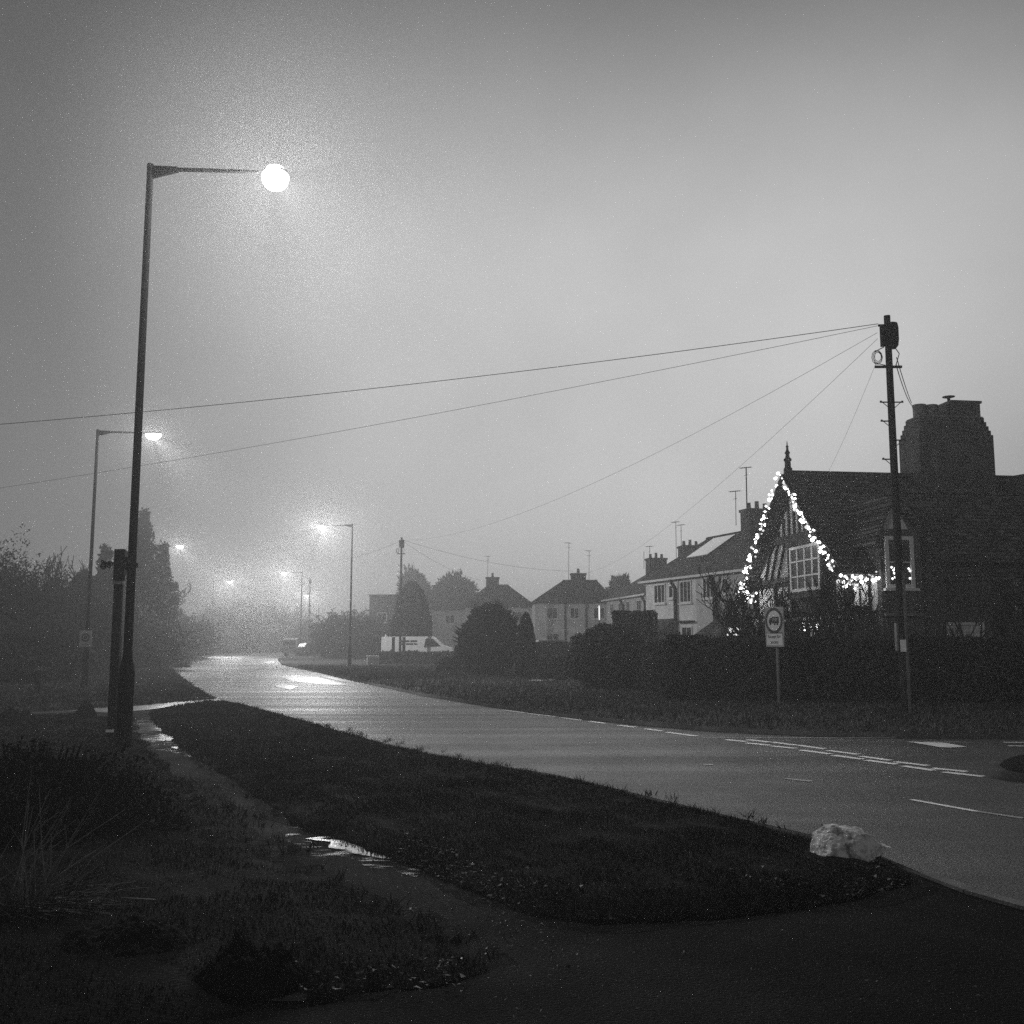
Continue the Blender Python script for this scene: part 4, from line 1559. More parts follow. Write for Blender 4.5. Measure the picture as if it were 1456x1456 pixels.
# ------------------------------------------------------------------ trees on the left
cy = 62
x0 = at(197, 900, cy).x
hcz = at(190, 728, cy).z
C = np.concatenate([bough_points(34000, 2.6, hcz, 101, 0.8, 120), bough_points(11000, 1.9, hcz * 0.80, 102, 0.8, 60) + np.array([1.1, 0.5, 0]), bough_points(9000, 1.7, hcz * 0.73, 103, 0.8, 50) + np.array([-1.5, 0.3, 0])])
leafy('conifer', 'broad dark conifer with drooping branches rising behind the posts', 'tree', (x0, cy, 0), C, 0.15, 101, trunk=(6, 0.2))
x1 = at(146, 900, 57).x
leafy('conifer', 'shorter pointed conifer left of the broad one', 'tree', (x1, 57, 0), bough_points(12000, 1.8, at(152, 778, 57).z, 105, 0.8, 60), 0.18, 105, trunk=(4, 0.15))
x1 = at(116, 900, 52).x
leafy('conifer', 'low shaggy evergreen just left of the second lamp column', 'tree', (x1, 52, 0), cone_points(10000, 1.6, at(118, 812, 52).z, 0, 106, 0.5, 0.4), 0.18, 106, trunk=(3, 0.15))
for i, (lab, px, topy, Y, rx) in enumerate([
        ('dense dark evergreen mass at the left edge above the fence', 20, 800, 41, 2.4), ('rounded dark evergreen behind the bollard', 78, 842, 44, 1.9), ('tall evergreen cut by the left picture edge', -40, 770, 40, 2.2),
        ('dark lower evergreen under the conifers', 140, 858, 50, 2.0), ('dark shrubbery under the broad conifer', 205, 880, 58, 2.4), ('low dark shrub behind the wooden fence', 40, 888, 37, 2.0)]):
    z = at(px, topy, Y).z
    leafy('evergreen', lab, 'tree', (at(px, 930, Y).x, Y, 0), blob_points(22000, rx, rx * 0.8, z * 0.56, 120 + i, 0.34, 3.0, 0.35, z * 0.45), 0.085, 120 + i, 'evergreens on the left', 'leaf_dark', (z * 0.6, 0.1))

for i, (lab, px, topy, Y, seed, kw) in enumerate([
        ('bare spreading tree at the left edge reaching above the evergreens', 4, 722, 43, 5, dict(levels=5, spread=0.9, n0=6, trunk_r=0.16, minr=0.016)),
        ('bare pale sapling with thin upright twigs beside the evergreen mass', 76, 778, 47, 8, dict(levels=4, spread=0.6, n0=6, trunk_r=0.09, up=0.5, minr=0.016)),
        ('bare sapling seen against the sky left of the second lamp', 101, 786, 49, 12, dict(levels=4, spread=0.55, n0=6, trunk_r=0.08, up=0.5, minr=0.016)),
        ('bare tree against the fog right of the broad conifer', 246, 812, 84, 14, dict(levels=4, spread=0.8, n0=6, trunk_r=0.12, minr=0.03))]):
    h = at(px, topy, Y).z
    bare_tree('bare_tree', lab, (at(px, 930, Y).x, Y, 0), height=h * 0.95, seed=seed, group='bare trees on the left', **kw)

# ------------------------------------------------------------------ gabled house
GA = math.radians(8)
r0 = at(1118, 670, 32.5) + Vector((0.30, 0, 0))
gh = thing('gabled_house', 'dark brick house with timbered gable hung with lights and a massive chimney', 'house', (r0.x, r0.y, 0.05), GA)
RY, EF, EB, EZ, RZ = 0.6, -3.15, 4.65, 3.42, 6.95
XE = 12.0
MB().prism([(-2.9, 0), (4.4, 0), (4.4, 3.52), (0.6, 6.78), (-2.9, 3.52)], 'x', 0.28, XE).build('wall', M['brick'], gh)
rf = MB()
T_ = 0.15
rf.slab([(-0.08, EF, EZ), (XE + 0.1, EF, EZ), (XE + 0.1, RY, RZ), (-0.08, RY, RZ)], T_)
rf.slab([(-0.08, RY, RZ), (XE + 0.1, RY, RZ), (XE + 0.1, EB, EZ), (-0.08, EB, EZ)], T_)
rf.tube([(-0.1, RY, RZ + 0.02), (XE + 0.12, RY, RZ + 0.02)], 0.10, 8)
roof = rf.build('roof', M['tile'], gh)
bb = MB()
bb.beam((-0.13, EF - 0.02, EZ - 0.10), (-0.13, RY, RZ - 0.04), 0.05, 0.24, (1, 0, 0))
bb.build('bargeboard', M['timber'], gh)
bb = MB()
bb.beam((-0.13, EB + 0.02, EZ - 0.10), (-0.13, RY, RZ - 0.04), 0.05, 0.24, (1, 0, 0))
bb.build('bargeboard', M['timber'], gh)
fn = MB().lathe([(0.15, 0), (0.14, 0.22), (0.10, 0.26), (0.10, 0.45), (0.13, 0.48), (0.13, 0.53), (0.075, 0.58), (0.06, 0.68), (0.095, 0.74), (0.05, 0.80), (0.035, 0.90), (0.05, 0.95), (0.02, 1.0), (0.01, 1.12)], 10, (0.0, RY, RZ - 0.05))
smooth_by_angle(fn.build('finial', M['timber'], gh), 60)
# gable timbering: white render, black posts
gw = MB()
gw.prism([(2.25, 4.98), (-1.05, 4.98), (0.6, 6.55)], 'x', 0.22, 0.28)
gw.build('gable_panel', M['render'], gh)
gl = MB()
gl.prism([(3.55, 3.6), (4.1, 3.6), (2.35, 4.76), (1.1, 4.76), (1.1, 3.6)], 'x', 0.235, 0.279)
gl.build('side_panel', M['render_dim'], gh)
gl = MB()
gl.prism([(-1.85, 3.4), (-1.85, 4.2), (-2.5, 3.6)], 'x', 0.235, 0.279)
gl.build('side_panel', M['render_dim'], gh)
tb = MB()
for y in (-0.55, -0.1, 0.3, 0.7, 1.12, 1.56, 1.98):
    top = 6.5 - abs(y - 0.6) * 0.95
    tb.box(0.155, 0.225, y - 0.055, y + 0.055, 4.98, top)
tb.box(0.13, 0.24, -1.6, 2.9, 4.74, 4.98)
tb.box(0.12, 0.24, -2.9, 4.4, 3.44, 3.60)
for y0, y1 in ((1.5, 2.2), (2.1, 2.75), (2.7, 3.25)):
    tb.beam((0.21, y1, 3.6), (0.21, y0, 4.74), 0.05, 0.11, (1, 0, 0))
tb.build('gable_timber', M['timber'], gh)


def window(parent, x0, x1, z0, z1, y, cols=2, rows=2, axis='y', out=-1, fw=0.07, sill=True, m='white', glass='glass', bar=0.03):
    """window on the plane axis = y; out = direction of the outside"""
    def P(mb, u0, u1, a0, a1, w0, w1):
        lo, hi = sorted((y + out * a0, y + out * a1))
        if axis == 'y':
            mb.box(u0, u1, lo, hi, w0, w1)
        else:
            mb.box(lo, hi, u0, u1, w0, w1)
    g = MB()
    P(g, x0 + fw * 0.5, x1 - fw * 0.5, 0.002, 0.02, z0 + fw * 0.5, z1 - fw * 0.5)
    w = g.build('window', M[glass], parent)
    f = MB()
    P(f, x0, x0 + fw, 0.0, 0.06, z0, z1)
    P(f, x1 - fw, x1, 0.0, 0.06, z0, z1)
    P(f, x0 + fw, x1 - fw, 0.0, 0.06, z0, z0 + fw)
    P(f, x0 + fw, x1 - fw, 0.0, 0.06, z1 - fw, z1)
    for i in range(1, cols):
        c = x0 + (x1 - x0) * i / cols
        P(f, c - bar / 2 - 0.01, c + bar / 2 + 0.01, 0.021, 0.05, z0 + fw, z1 - fw)
    for j in range(1, rows):
        c = z0 + (z1 - z0) * j / rows
        P(f, x0 + fw, x1 - fw, 0.021, 0.045, c - bar / 2, c + bar / 2)
    f.build('frame', M[m], w)
    if sill:
        s = MB()
        P(s, x0 - 0.08, x1 + 0.08, 0.0, 0.14, z0 - 0.08, z0 - 0.004)
        s.build('sill', M[m], w)
    return w


# projecting window bay in the gable
bay = MB()
bay.box(-0.10, 0.24, -1.75, 0.75, 2.85, 3.05)
bay.box(-0.10, 0.24, -1.75, 0.75, 4.52, 4.70)
bay.box(-0.06, 0.24, 0.65, 0.75, 3.05, 4.52)
bay.box(-0.06, 0.24, -1.75, -1.65, 3.05, 4.52)
bay.build('window_bay', M['timber'], gh)
window(gh, -1.6, 0.6, 3.06, 4.50, -0.0, 4, 3, 'x', -1, 0.09, False, 'white', 'glass', 0.045)
# pale ledge and lower timbering of the gable
MB().box(0.05, 0.27, -2.9, 4.3, 2.16, 2.26).build('ledge', M['render_dim'], gh)
gp = MB()
gp.box(0.2, 0.279, -2.75, -2.1, 2.4, 3.3)
gp.build('lower_panel', M['render_dim'], gh)
gp = MB()
gp.box(0.2, 0.279, 1.2, 3.9, 2.4, 3.3)
gp.build('lower_panel', M['render_dim'], gh)
for y in (-2.85, -2.05, -1.2, 1.1, 2.4, 4.2):
    MB().box(0.14, 0.26, y - 0.07, y + 0.07, 2.27, 3.43).build('lower_post', M['timber'], gh)
# front wall, beside the corner: two small pale panels, dark posts and a curved white panel
MB().box(0.32, 0.48, -2.985, -2.90, 2.52, 3.16).build('front_panel', M['render'], gh)
MB().box(0.53, 0.76, -2.985, -2.90, 2.52, 3.16).build('front_panel', M['render'], gh)
pt = MB()
pt.box(0.26, 0.32, -3.02, -2.9, 2.3, 3.35)
pt.box(0.48, 0.53, -3.02, -2.9, 2.3, 3.35)
pt.box(0.76, 0.85, -3.02, -2.9, 2.3, 3.35)
pt.box(0.26, 0.85, -3.03, -2.9, 2.38, 2.50)
pt.box(0.26, 0.85, -3.03, -2.9, 3.18, 3.36)
pt.build('front_post', M['timber'], gh)
cp = MB()
cp.prism([(0.87, 2.36), (0.98, 2.42), (1.05, 2.6), (1.07, 2.95), (1.05, 3.25), (1.02, 3.36), (0.87, 3.36)], 'y', -2.99, -2.90)
cp.build('curved_panel', M['render'], gh)
# cross gable with window
xg0, xg1, xr = 0.95, 2.40, 1.50
MB().prism([(xg0 + 0.1, 0), (xg1 - 0.1, 0), (xg1 - 0.1, 4.55), (xr, 5.6), (xg0 + 0.1, 4.55)], 'y', -3.25, -1.0).build('cross_gable', M['brick'], gh)
cr = MB()
cr.slab([(xg0 - 0.15, -3.5, 4.35), (xr, -3.5, 5.85), (xr, -0.6, 5.85), (xg0 - 0.15, -0.6, 4.35)], 0.1)
cr.slab([(xr, -3.5, 5.85), (xg1 + 0.15, -3.5, 4.35), (xg1 + 0.15, -0.6, 4.35), (xr, -0.6, 5.85)], 0.1)
cr.build('cross_gable_roof', M['tile'], gh)
MB().prism([(xr - 0.42, 4.72), (xr + 0.42, 4.72), (xr, 5.45)], 'y', -3.30, -3.25).build('gable_render', M['render_dim'], gh)
wn = window(gh, 1.18, 2.06, 3.02, 4.52, -3.25, 2, 2, 'y', -1, 0.11)
cd = MB()
rr = random.Random(3)
for k in range(9):
    x = rr.choice([1.39, 1.44, 1.84, 1.89]) + rr.uniform(-0.05, 0.05)
    cd.lathe([(0.012, 0), (0.028, 0.02), (0.028, 0.045), (0.01, 0.06)], 6, (x, -3.295, rr.uniform(3.25, 3.6)))
cd.build('candle_lights', M['window_glow'], wn)
# main chimney
ch = MB()
x0c, x1c = 4.28, 6.92
ch.box(x0c, x1c, -0.05, 1.25, 5.0, 8.30)
for k in range(4):
    d = 0.045 * (k + 1)
    ch.box(x0c + d, x1c - d, -0.05 + d, 1.25 - d, 8.30 + 0.155 * k, 8.30 + 0.155 * (k + 1))
chm = ch.build('chimney', M['chim_brick'], gh)
fl = MB()
fl.box(x0c + 0.2, x1c - 0.2, 0.16, 1.04, 8.92, 8.96)
fl.build('flaunching', M['mortar'], chm)
for k in range(3):
    c = 4.73 + k * 0.42
    MB().lathe([(0.21, 8.96), (0.215, 9.30), (0.235, 9.36), (0.225, 9.40), (0.15, 9.40)], 14, (c, 0.62, 0)).build('pot', M['cap_pale'], chm)
tk = MB()
tk.box(5.65, 6.67, 0.2, 1.0, 8.96, 9.42)
tk.box(5.60, 6.72, 0.16, 1.04, 9.42, 9.50)
tk.build('cap_block', M['chim_brick'], chm)
cw = MB().lathe([(0.05, 9.5), (0.05, 9.66), (0.2, 9.70), (0.21, 9.72), (0.05, 9.75)], 10, (5.8, 0.6, 0))
cw.build('cowl', M['metal'], chm)
# front right wing
MB().box(2.4, XE, -3.05, -1.2, 0, 4.0).build('wing_wall', M['brick'], gh)
wr = MB()
wr.slab([(2.45, -3.45, 3.9), (XE + 0.1, -3.45, 3.9), (XE + 0.1, -1.0, 6.15), (2.45, -1.0, 6.15)], 0.12)
wr.slab([(2.45, -1.0, 6.15), (XE + 0.1, -1.0, 6.15), (XE + 0.1, 0.6, 4.7), (2.45, 0.6, 4.7)], 0.12)
wr.tube([(2.45, -1.0, 6.16), (7.3, -1.0, 6.16)], 0.07, 8)
wr.build('wing_roof', M['tile'], gh)
# higher roof at the far right
rr2 = MB()
rr2.slab([(7.25, 0.0, 6.9), (XE + 0.2, 0.0, 7.75), (XE + 0.2, 3.5, 7.75), (7.25, 3.5, 6.9)], 0.12)
rr2.slab([(7.25, -2.4, 4.6), (XE + 0.2, -2.4, 4.6), (XE + 0.2, 0.0, 7.75), (7.25, 0.0, 6.9)], 0.12)
rr2.build('side_roof', M['tile'], gh)
window(gh, 3.1, 4.25, 1.25, 2.05, -3.05, 3, 1, 'y', -1, 0.07, False, 'white', 'curtain')
window(gh, 5.3, 6.4, 2.35, 3.45, -3.05, 2, 2, 'y', -1, 0.08, True, 'render_dim', 'curtain')
window(gh, -1.6, -0.1, 1.25, 2.0, 0.279, 4, 2, 'x', -1, 0.07, False, 'white', 'glass')
MB().box(1.1, 2.3, -3.36, -3.251, 2.22, 2.30).build('string_course', M['kerbstone'], gh)

# fairy lights
sph = MB().lathe([(0.006, -0.036), (0.028, -0.02), (0.038, 0), (0.028, 0.02), (0.006, 0.036)], 8)
bulb_me = dim_me = None


def light_string(label, pts, n, jit, seed, hang=0.0, group='fairy lights on the gabled house'):
    """pts in the gabled house's own frame"""
    global bulb_me, dim_me
    Mx = Matrix.Translation((r0.x, r0.y, 0.05)) @ Matrix.Rotation(GA, 4, 'Z')
    W = [Mx @ Vector(p) for p in pts]
    t = thing('fairy_lights', label, 'fairy lights', W[0], 0, group)
    rr = random.Random(seed)
    L = [Vector(p) - W[0] for p in W]
    seg = [(b - a).length for a, b in zip(L, L[1:])]
    tot = sum(seg)

    def along(s):
        s = max(0, min(tot - 1e-6, s))
        for a, b, q in zip(L, L[1:], seg):
            if s <= q:
                return a.lerp(b, s / q)
            s -= q
        return L[-1]
    spine = []
    for k in range(n):
        p = along(tot * (k + 0.5) / n)
        p = p + Vector((rr.uniform(-jit, jit), rr.uniform(-jit, jit), rr.uniform(-jit, jit) * 0.9 - (rr.random() ** 2) * hang))
        spine.append(p)
    MB().tube([L[0]] + spine + [L[-1]], 0.005, 4, False).build('wire', M['rubber'], t)
    for p in spine:
        if bulb_me is None:
            o = sph.build('bulb', M['bulb_glow'], t)
            bulb_me = o
            dim_me = sph.build('bulb', M['bulb_dim'], t)
            dim_me.location = p + Vector((0.05, 0, 0.04))
        else:
            o = (dim_me if rr.random() < 0.28 else bulb_me).copy()
            COL.objects.link(o)
            o.parent = t
        o.location = p
        s = rr.choice([0.5, 0.6, 0.8, 1.0, 1.0, 1.3, 1.7])
        o.scale = (s, s, s)


light_string('double string of lights down the gable edge facing the terrace', [(-0.24, RY, RZ - 0.02), (-0.24, EB - 0.1, EZ + 0.05), (-0.24, EB - 0.02, EZ - 0.06)], 98, 0.11, 1)
light_string('string of lights down the gable edge facing the telegraph pole', [(-0.24, RY - 0.05, RZ - 0.25), (-0.24, EF + 0.15, EZ + 0.08)], 84, 0.09, 2)
light_string('lights draped along the short front gutter beside the gable', [(-0.2, EF - 0.1, EZ - 0.1), (0.4, EF - 0.1, EZ - 0.15), (0.92, EF - 0.12, EZ - 0.02)], 46, 0.12, 3, 0.25)
light_string('loose cluster of lights caught in the bare tree below the gable', [(-0.3, 4.5, 3.3), (-0.6, 2.9, 3.2), (-0.9, 1.5, 2.95)], 34, 0.18, 4, 0.35)
light_string('few dim lights round the ground floor window above the hedge', [(-0.05, 0.1, 2.02), (-0.05, -1.6, 2.02)], 14, 0.05, 5, 0.2)

# bare garden trees in front of the house
b = at(1112, 960, 26.8)
bare_tree('bare_tree', 'small bare tree with many fine twigs in front of the lit gable', (b.x, 26.8, 0.05), height=4.3, seed=23, levels=4, spread=0.95, n0=7, trunk_r=0.06, up=0.45, minr=0.009, stems=3, first=0.25)
b = at(1160, 960, 27.3)
bare_tree('bare_tree', 'bare shrubby tree below the gable window beside the weight limit sign', (b.x, 27.3, 0.05), height=3.7, seed=31, levels=4, spread=0.75, n0=7, trunk_r=0.05, up=0.6, minr=0.009, stems=3, first=0.25)
b = at(1462, 960, 25.5)
bare_tree('bare_tree', 'bare twiggy shrub in front of the pale window at the right edge', (b.x, 25.5, 0.05), height=4.3, seed=37, levels=4, spread=0.9, n0=7, trunk_r=0.05, up=0.5, minr=0.009, stems=3, first=0.2)
b = at(1385, 960, 26.0)
bare_tree('bare_tree', 'thin dark climber-like bare tree before the brick wing', (b.x, 26.0, 0.05), height=4.2, seed=39, levels=4, spread=0.8, n0=6, trunk_r=0.05, up=0.5, minr=0.008, stems=2, first=0.2)

# lit white panel above the hedge
b = at(1043, 908, 40)
t = thing('floodlight', 'bright white tilted floodlight panel showing just above the long hedge', 'floodlight', (b.x, 40, 0.05), math.radians(-12))
b.z += 0.30
MB().prism([(-0.26, b.z - 0.23), (0.20, b.z - 0.23), (0.30, b.z + 0.08), (-0.16, b.z + 0.08)], 'y', -0.03, 0.0).build('lit_face', M['panel_glow'], t)
MB().prism([(-0.28, b.z - 0.25), (0.22, b.z - 0.25), (0.32, b.z + 0.10), (-0.18, b.z + 0.10)], 'y', 0.001, 0.06).build('housing', M['metal'], t)
MB().tube([(0, 0.1, -0.1), (0, 0.1, b.z)], 0.03, 8).build('post', M['metal'], t)

# ------------------------------------------------------------------ terraces and hipped houses


def house(label, O, ang, L, D, eave, ridge, hl, hr, wm, wins=(), chim=(), pipes=(), door=None, rm='tile_far', ov=0.3, gutter=True, name='terraced_house', group='foggy houses along the road'):
    t = thing(name, label, 'house', (O[0], O[1], 0.05), ang, group)
    MB().box(0, L, 0, D, -0.05, eave - 0.02).build('wall', M[wm], t)
    xl, xr_ = (hl if hl else -0.0), (L - hr if hr else L)
    A = [(-ov if hl else 0, -ov, eave), (L + (ov if hr else 0), -ov, eave), (L + (ov if hr else 0), D + ov, eave), (-ov if hl else 0, D + ov, eave)]
    r = MB()
    R0, R1 = (xl, D / 2, ridge), (xr_, D / 2, ridge)
    vs = A + [R0, R1] + [(p[0], p[1], p[2] - 0.12) for p in A]
    fs = [(0, 1, 5, 4), (2, 3, 4, 5), (3, 0, 4), (1, 2, 5), (9, 8, 7, 6), (0, 6, 7, 1), (1, 7, 8, 2), (2, 8, 9, 3), (3, 9, 6, 0)]
    r.add(vs, fs)
    rf_ = r.build('roof', M[rm], t)
    rl_ = MB()
    rl_.tube([R0, R1], 0.09, 6)
    rl_.build('ridge_tiles', M[rm], rf_)
    if gutter:
        g = MB()
        g.box(-ov * 0.8 if hl else 0.02, L + (ov * 0.8 if hr else -0.02), -ov - 0.10, -ov - 0.002, eave - 0.13, eave - 0.01)
        g.build('gutter', M['white'], t)
    for (x0, x1, z0, z1, c) in wins:
        window(t, x0, x1, z0, z1, 0.0, c, 1, 'y', -1, 0.07)
    for (cx_, cy_, w, d, top, aer) in chim:
        zb = ridge - 1.6
        c = MB().box(cx_ - w / 2, cx_ + w / 2, cy_ - d / 2, cy_ + d / 2, zb, top - 0.25)
        c.box(cx_ - w / 2 - 0.06, cx_ + w / 2 + 0.06, cy_ - d / 2 - 0.06, cy_ + d / 2 + 0.06, top - 0.25, top - 0.1)
        co = c.build('chimney', M['chim_brick'], t)
        k = max(2, int(d / 0.38))
        for i in range(k):
            yy = cy_ - d / 2 + d * (i + 0.5) / k
            MB().lathe([(0.13, top - 0.1), (0.105, top + 0.2 + 0.1 * (i % 2)), (0.13, top + 0.24 + 0.1 * (i % 2)), (0.08, top + 0.25 + 0.1 * (i % 2))], 8, (cx_, yy, 0)).build('pot', M['cap_pale'], co)
        for (ax_, ah, st) in aer:
            m = MB()
            p = (cx_ + ax_, cy_ - d / 2 - 0.1, top - 0.9)
            m.tube([p, (p[0] + 0.05, p[1], top + ah)], 0.020, 5)
            if st:
                m.tube([(p[0] - 0.28, p[1] - 0.18, top + ah - 0.03), (p[0] + 0.22, p[1] + 0.18, top + ah - 0.03)], 0.018, 4)
                for q in range(7):
                    u = q / 6
                    c0 = Vector((p[0] - 0.28 + 0.5 * u, p[1] - 0.18 + 0.36 * u, top + ah - 0.03))
                    m.tube([c0 + Vector((0.10, -0.14, 0)), c0 - Vector((0.10, -0.14, 0))], 0.010, 4)
                m.tube([(p[0] - 0.18, p[1], top + ah - 0.45), (p[0] + 0.18, p[1], top + ah - 0.45)], 0.014, 4)
            m.build('aerial', M['metal'], co)
    for (x, ztop, zb, rr_) in pipes:
        MB().tube([(x, -ov - 0.05, eave - 0.1), (x, -ov - 0.04, eave - 0.25), (x, -rr_ - 0.03, eave - 0.6), (x, -rr_ - 0.03, zb)], rr_, 8).build('downpipe', M['timber'], t)
    return t


TA = math.atan2(-10.6, 3.6)
tA1 = house('pale rendered end house of the nearer terrace with bright roof glazing', (7.8, 59.8), TA, 5.95, 7.2, 4.97, 7.5, 0.9, 0, 'render',
            wins=[(1.15, 2.5, 3.62, 4.72, 3), (2.95, 3.5, 3.85, 4.6, 1), (4.25, 5.5, 3.55, 4.75, 3), (4.35, 5.5, 1.3, 2.3, 2)], pipes=[(3.85, 0, 0, 0.10)], rm='tile')
# roof glazing, lying on the slope
p0, p1, p2, p3 = [Vector(p) for p in ((2.0, 0.55, 0), (4.5, 0.55, 0), (4.5, 3.0, 0), (2.0, 3.0, 0))]


def on_roof(p, lift):
    return (p.x, p.y, 4.97 + (p.y + 0.3) * (7.5 - 4.97) / 3.9 + lift)


sg = MB()
sg.slab([on_roof(p, 0.08) for p in (Vector((2.1, 1.55, 0)), Vector((4.5, 1.55, 0)), Vector((4.5, 3.35, 0)), Vector((2.1, 3.35, 0)))], 0.05)
sg.build('roof_glazing', M['solar'], tA1)
MB().box(4.05, 5.75, -0.35, -0.001, 2.52, 2.60).build('canopy', M['timber'], tA1)
pc = MB()
pc.prism([(-1.3, 0), (-1.3, 1.75), (-0.0, 2.75), (-0.0, 0)], 'x', 0.9, 3.5)
pc.build('porch', M['tile'], tA1)
tA2 = house('greyer rendered terrace house next to the gabled house with aerials on its chimney', (7.8 + 3.6 / 11.195 * 5.95, 59.8 - 10.6 / 11.195 * 5.95), TA, 9.0, 7.2, 4.97, 7.55, 0, 0, 'render_dim',
            wins=[(0.8, 1.95, 3.7, 4.8, 3), (2.75, 3.4, 3.85, 4.65, 1)], pipes=[(2.2, 0, 0, 0.12)], chim=[(0.55, 3.5, 0.9, 1.5, 8.65, [(-0.75, 1.0, True), (0.35, 2.1, False), (0.4, 2.12, True)])], rm='tile')
pc = MB()
pc.prism([(-1.6, 0), (-1.6, 1.7), (-0.0, 2.7), (-0.0, 0)], 'x', 2.2, 4.9)
pc.build('porch', M['tile'], tA2)

TB = math.atan2(-10.9, 1.8)
house('second terrace set back beyond the pale end house, two chimneys on its roof', (7.7, 83.7), TB, 11.6, 7.0, 4.85, 7.3, 2.6, 1.5, 'render_dim',
      wins=[(1.3, 2.4, 3.5, 4.5, 2), (3.8, 4.8, 3.5, 4.5, 2), (6.0, 7.0, 3.5, 4.5, 2), (8.8, 10.0, 3.45, 4.5, 2)], pipes=[(5.4, 0, 0, 0.10), (11.2, 0, 0, 0.10)],
      chim=[(10.6, 3.5, 1.3, 1.4, 8.45, [(-0.75, 1.75, True), (0.4, 1.4, True)]), (2.4, 3.5, 1.2, 1.4, 8.2, [(-0.7, 0.5, False), (0.9, 0.8, True)])])
house('hipped house with one chimney, windows dimly seen, left of the terraces', (1.95, 88), 0.02, 6.7, 6.0, 4.85, 6.85, 2.6, 1.0, 'render_dim',
      wins=[(1.0, 2.0, 3.4, 4.4, 2), (3.0, 3.8, 3.4, 4.4, 2), (5.0, 6.0, 3.4, 4.4, 2), (1.0, 2.1, 0.9, 2.2, 2), (4.8, 6.0, 0.9, 2.2, 2)], pipes=[(2.6, 0, 0, 0.08), (4.4, 0, 0, 0.08)],
      chim=[(4.0, 3.0, 1.3, 0.9, 7.6, [(-0.9, 2.6, True), (0.9, 1.9, True)])], gutter=False)
house('hazier hipped house behind the broad conifer bush, chimney at its peak', (-4.6, 100), 0.02, 6.7, 6.0, 4.9, 7.1, 2.2, 2.4, 'render_dim',
      wins=[(0.9, 1.9, 3.4, 4.4, 2), (4.6, 5.6, 3.4, 4.4, 2), (4.6, 5.8, 0.9, 2.2, 2)], chim=[(2.7, 3.0, 1.3, 0.9, 8.0, [(-0.5, 2.0, True)])], gutter=False)
house('faintest pale house between tall rounded conifer and broad bush', (-10.9, 113), 0.02, 6.2, 6.0, 5.0, 7.2, 1.6, 1.8, 'render_dim',
      wins=[(1.2, 2.2, 3.4, 4.4, 2), (3.6, 4.6, 3.4, 4.4, 2)], chim=[(2.6, 3.0, 1.3, 0.9, 7.9, [])], gutter=False)
fb = at(541, 930, 104)
t = thing('flat_roofed_house', 'square dark block of a house with flat roof left of the tall rounded conifer', 'house', (fb.x - 1.2, 104, 0.05), 0, 'foggy houses along the road')
hz_ = at(541, 846, 104).z
MB().box(0, 2.6, 0, 5, -0.05, hz_ - 0.2).build('wall', M['brick'], t)
MB().box(-0.1, 2.7, -0.1, 5.1, hz_ - 0.2, hz_).build('roof', M['tile_far'], t)
window(t, 0.8, 1.8, 3.4, 4.4, 0.0, 2, 1)

# ------------------------------------------------------------------ vehicles


def vehicle(name, label, cat, loc, rz, L, W, prof, glass_prof, paint, wheels, wr_, extra=None):
    """side outline in x-z (front at +x), extruded over the width with a tumblehome"""
    t = thing(name, label, cat, loc, rz)
    b = MB()
    n = len(prof)
    zmax = max(p[1] for p in prof)

    def half(z):
        return W / 2 * (1 - 0.14 * max(0, (z - 0.9) / max(0.3, zmax - 0.9)))
    vs = [(x, -half(z), z) for x, z in prof] + [(x, half(z), z) for x, z in prof]
    fs = [tuple(range(n)), tuple(range(n, 2 * n))[::-1]] + [(i, (i + 1) % n, n + (i + 1) % n, n + i) for i in range(n)]
    b.add(vs, fs)
    body = b.build('body', M[paint], t)
    for sd in (-1, 1):
        for gp_ in glass_prof:
            g = MB()
            m = len(gp_)
            vs = [(x, sd * (half(z) + 0.004), z) for x, z in gp_] + [(x, sd * (half(z) - 0.03), z) for x, z in gp_]
            g.add(vs, [tuple(range(m)), tuple(range(m, 2 * m))[::-1]] + [(i, (i + 1) % m, m + (i + 1) % m, m + i) for i in range(m)])
            g.build('window', M['glass'], t)
    for x in wheels:
        for sd in (-1, 1):
            w = MB()
            k = 14
            pts = [(x + wr_ * math.cos(2 * PI * q / k), wr_ + wr_ * math.sin(2 * PI * q / k)) for q in range(k)]
            w.prism(pts, 'y', sd * (W / 2 - 0.2), sd * (W / 2 + 0.01))
            wo = w.build('wheel', M['rubber'], t)
            h = MB()
            pts = [(x + wr_ * 0.6 * math.cos(2 * PI * q / k), wr_ + wr_ * 0.6 * math.sin(2 * PI * q / k)) for q in range(k)]
            h.prism(pts, 'y', sd * (W / 2 + 0.011), sd * (W / 2 + 0.018))
            h.build('hub', M['galv'], wo)
    return t, body, half


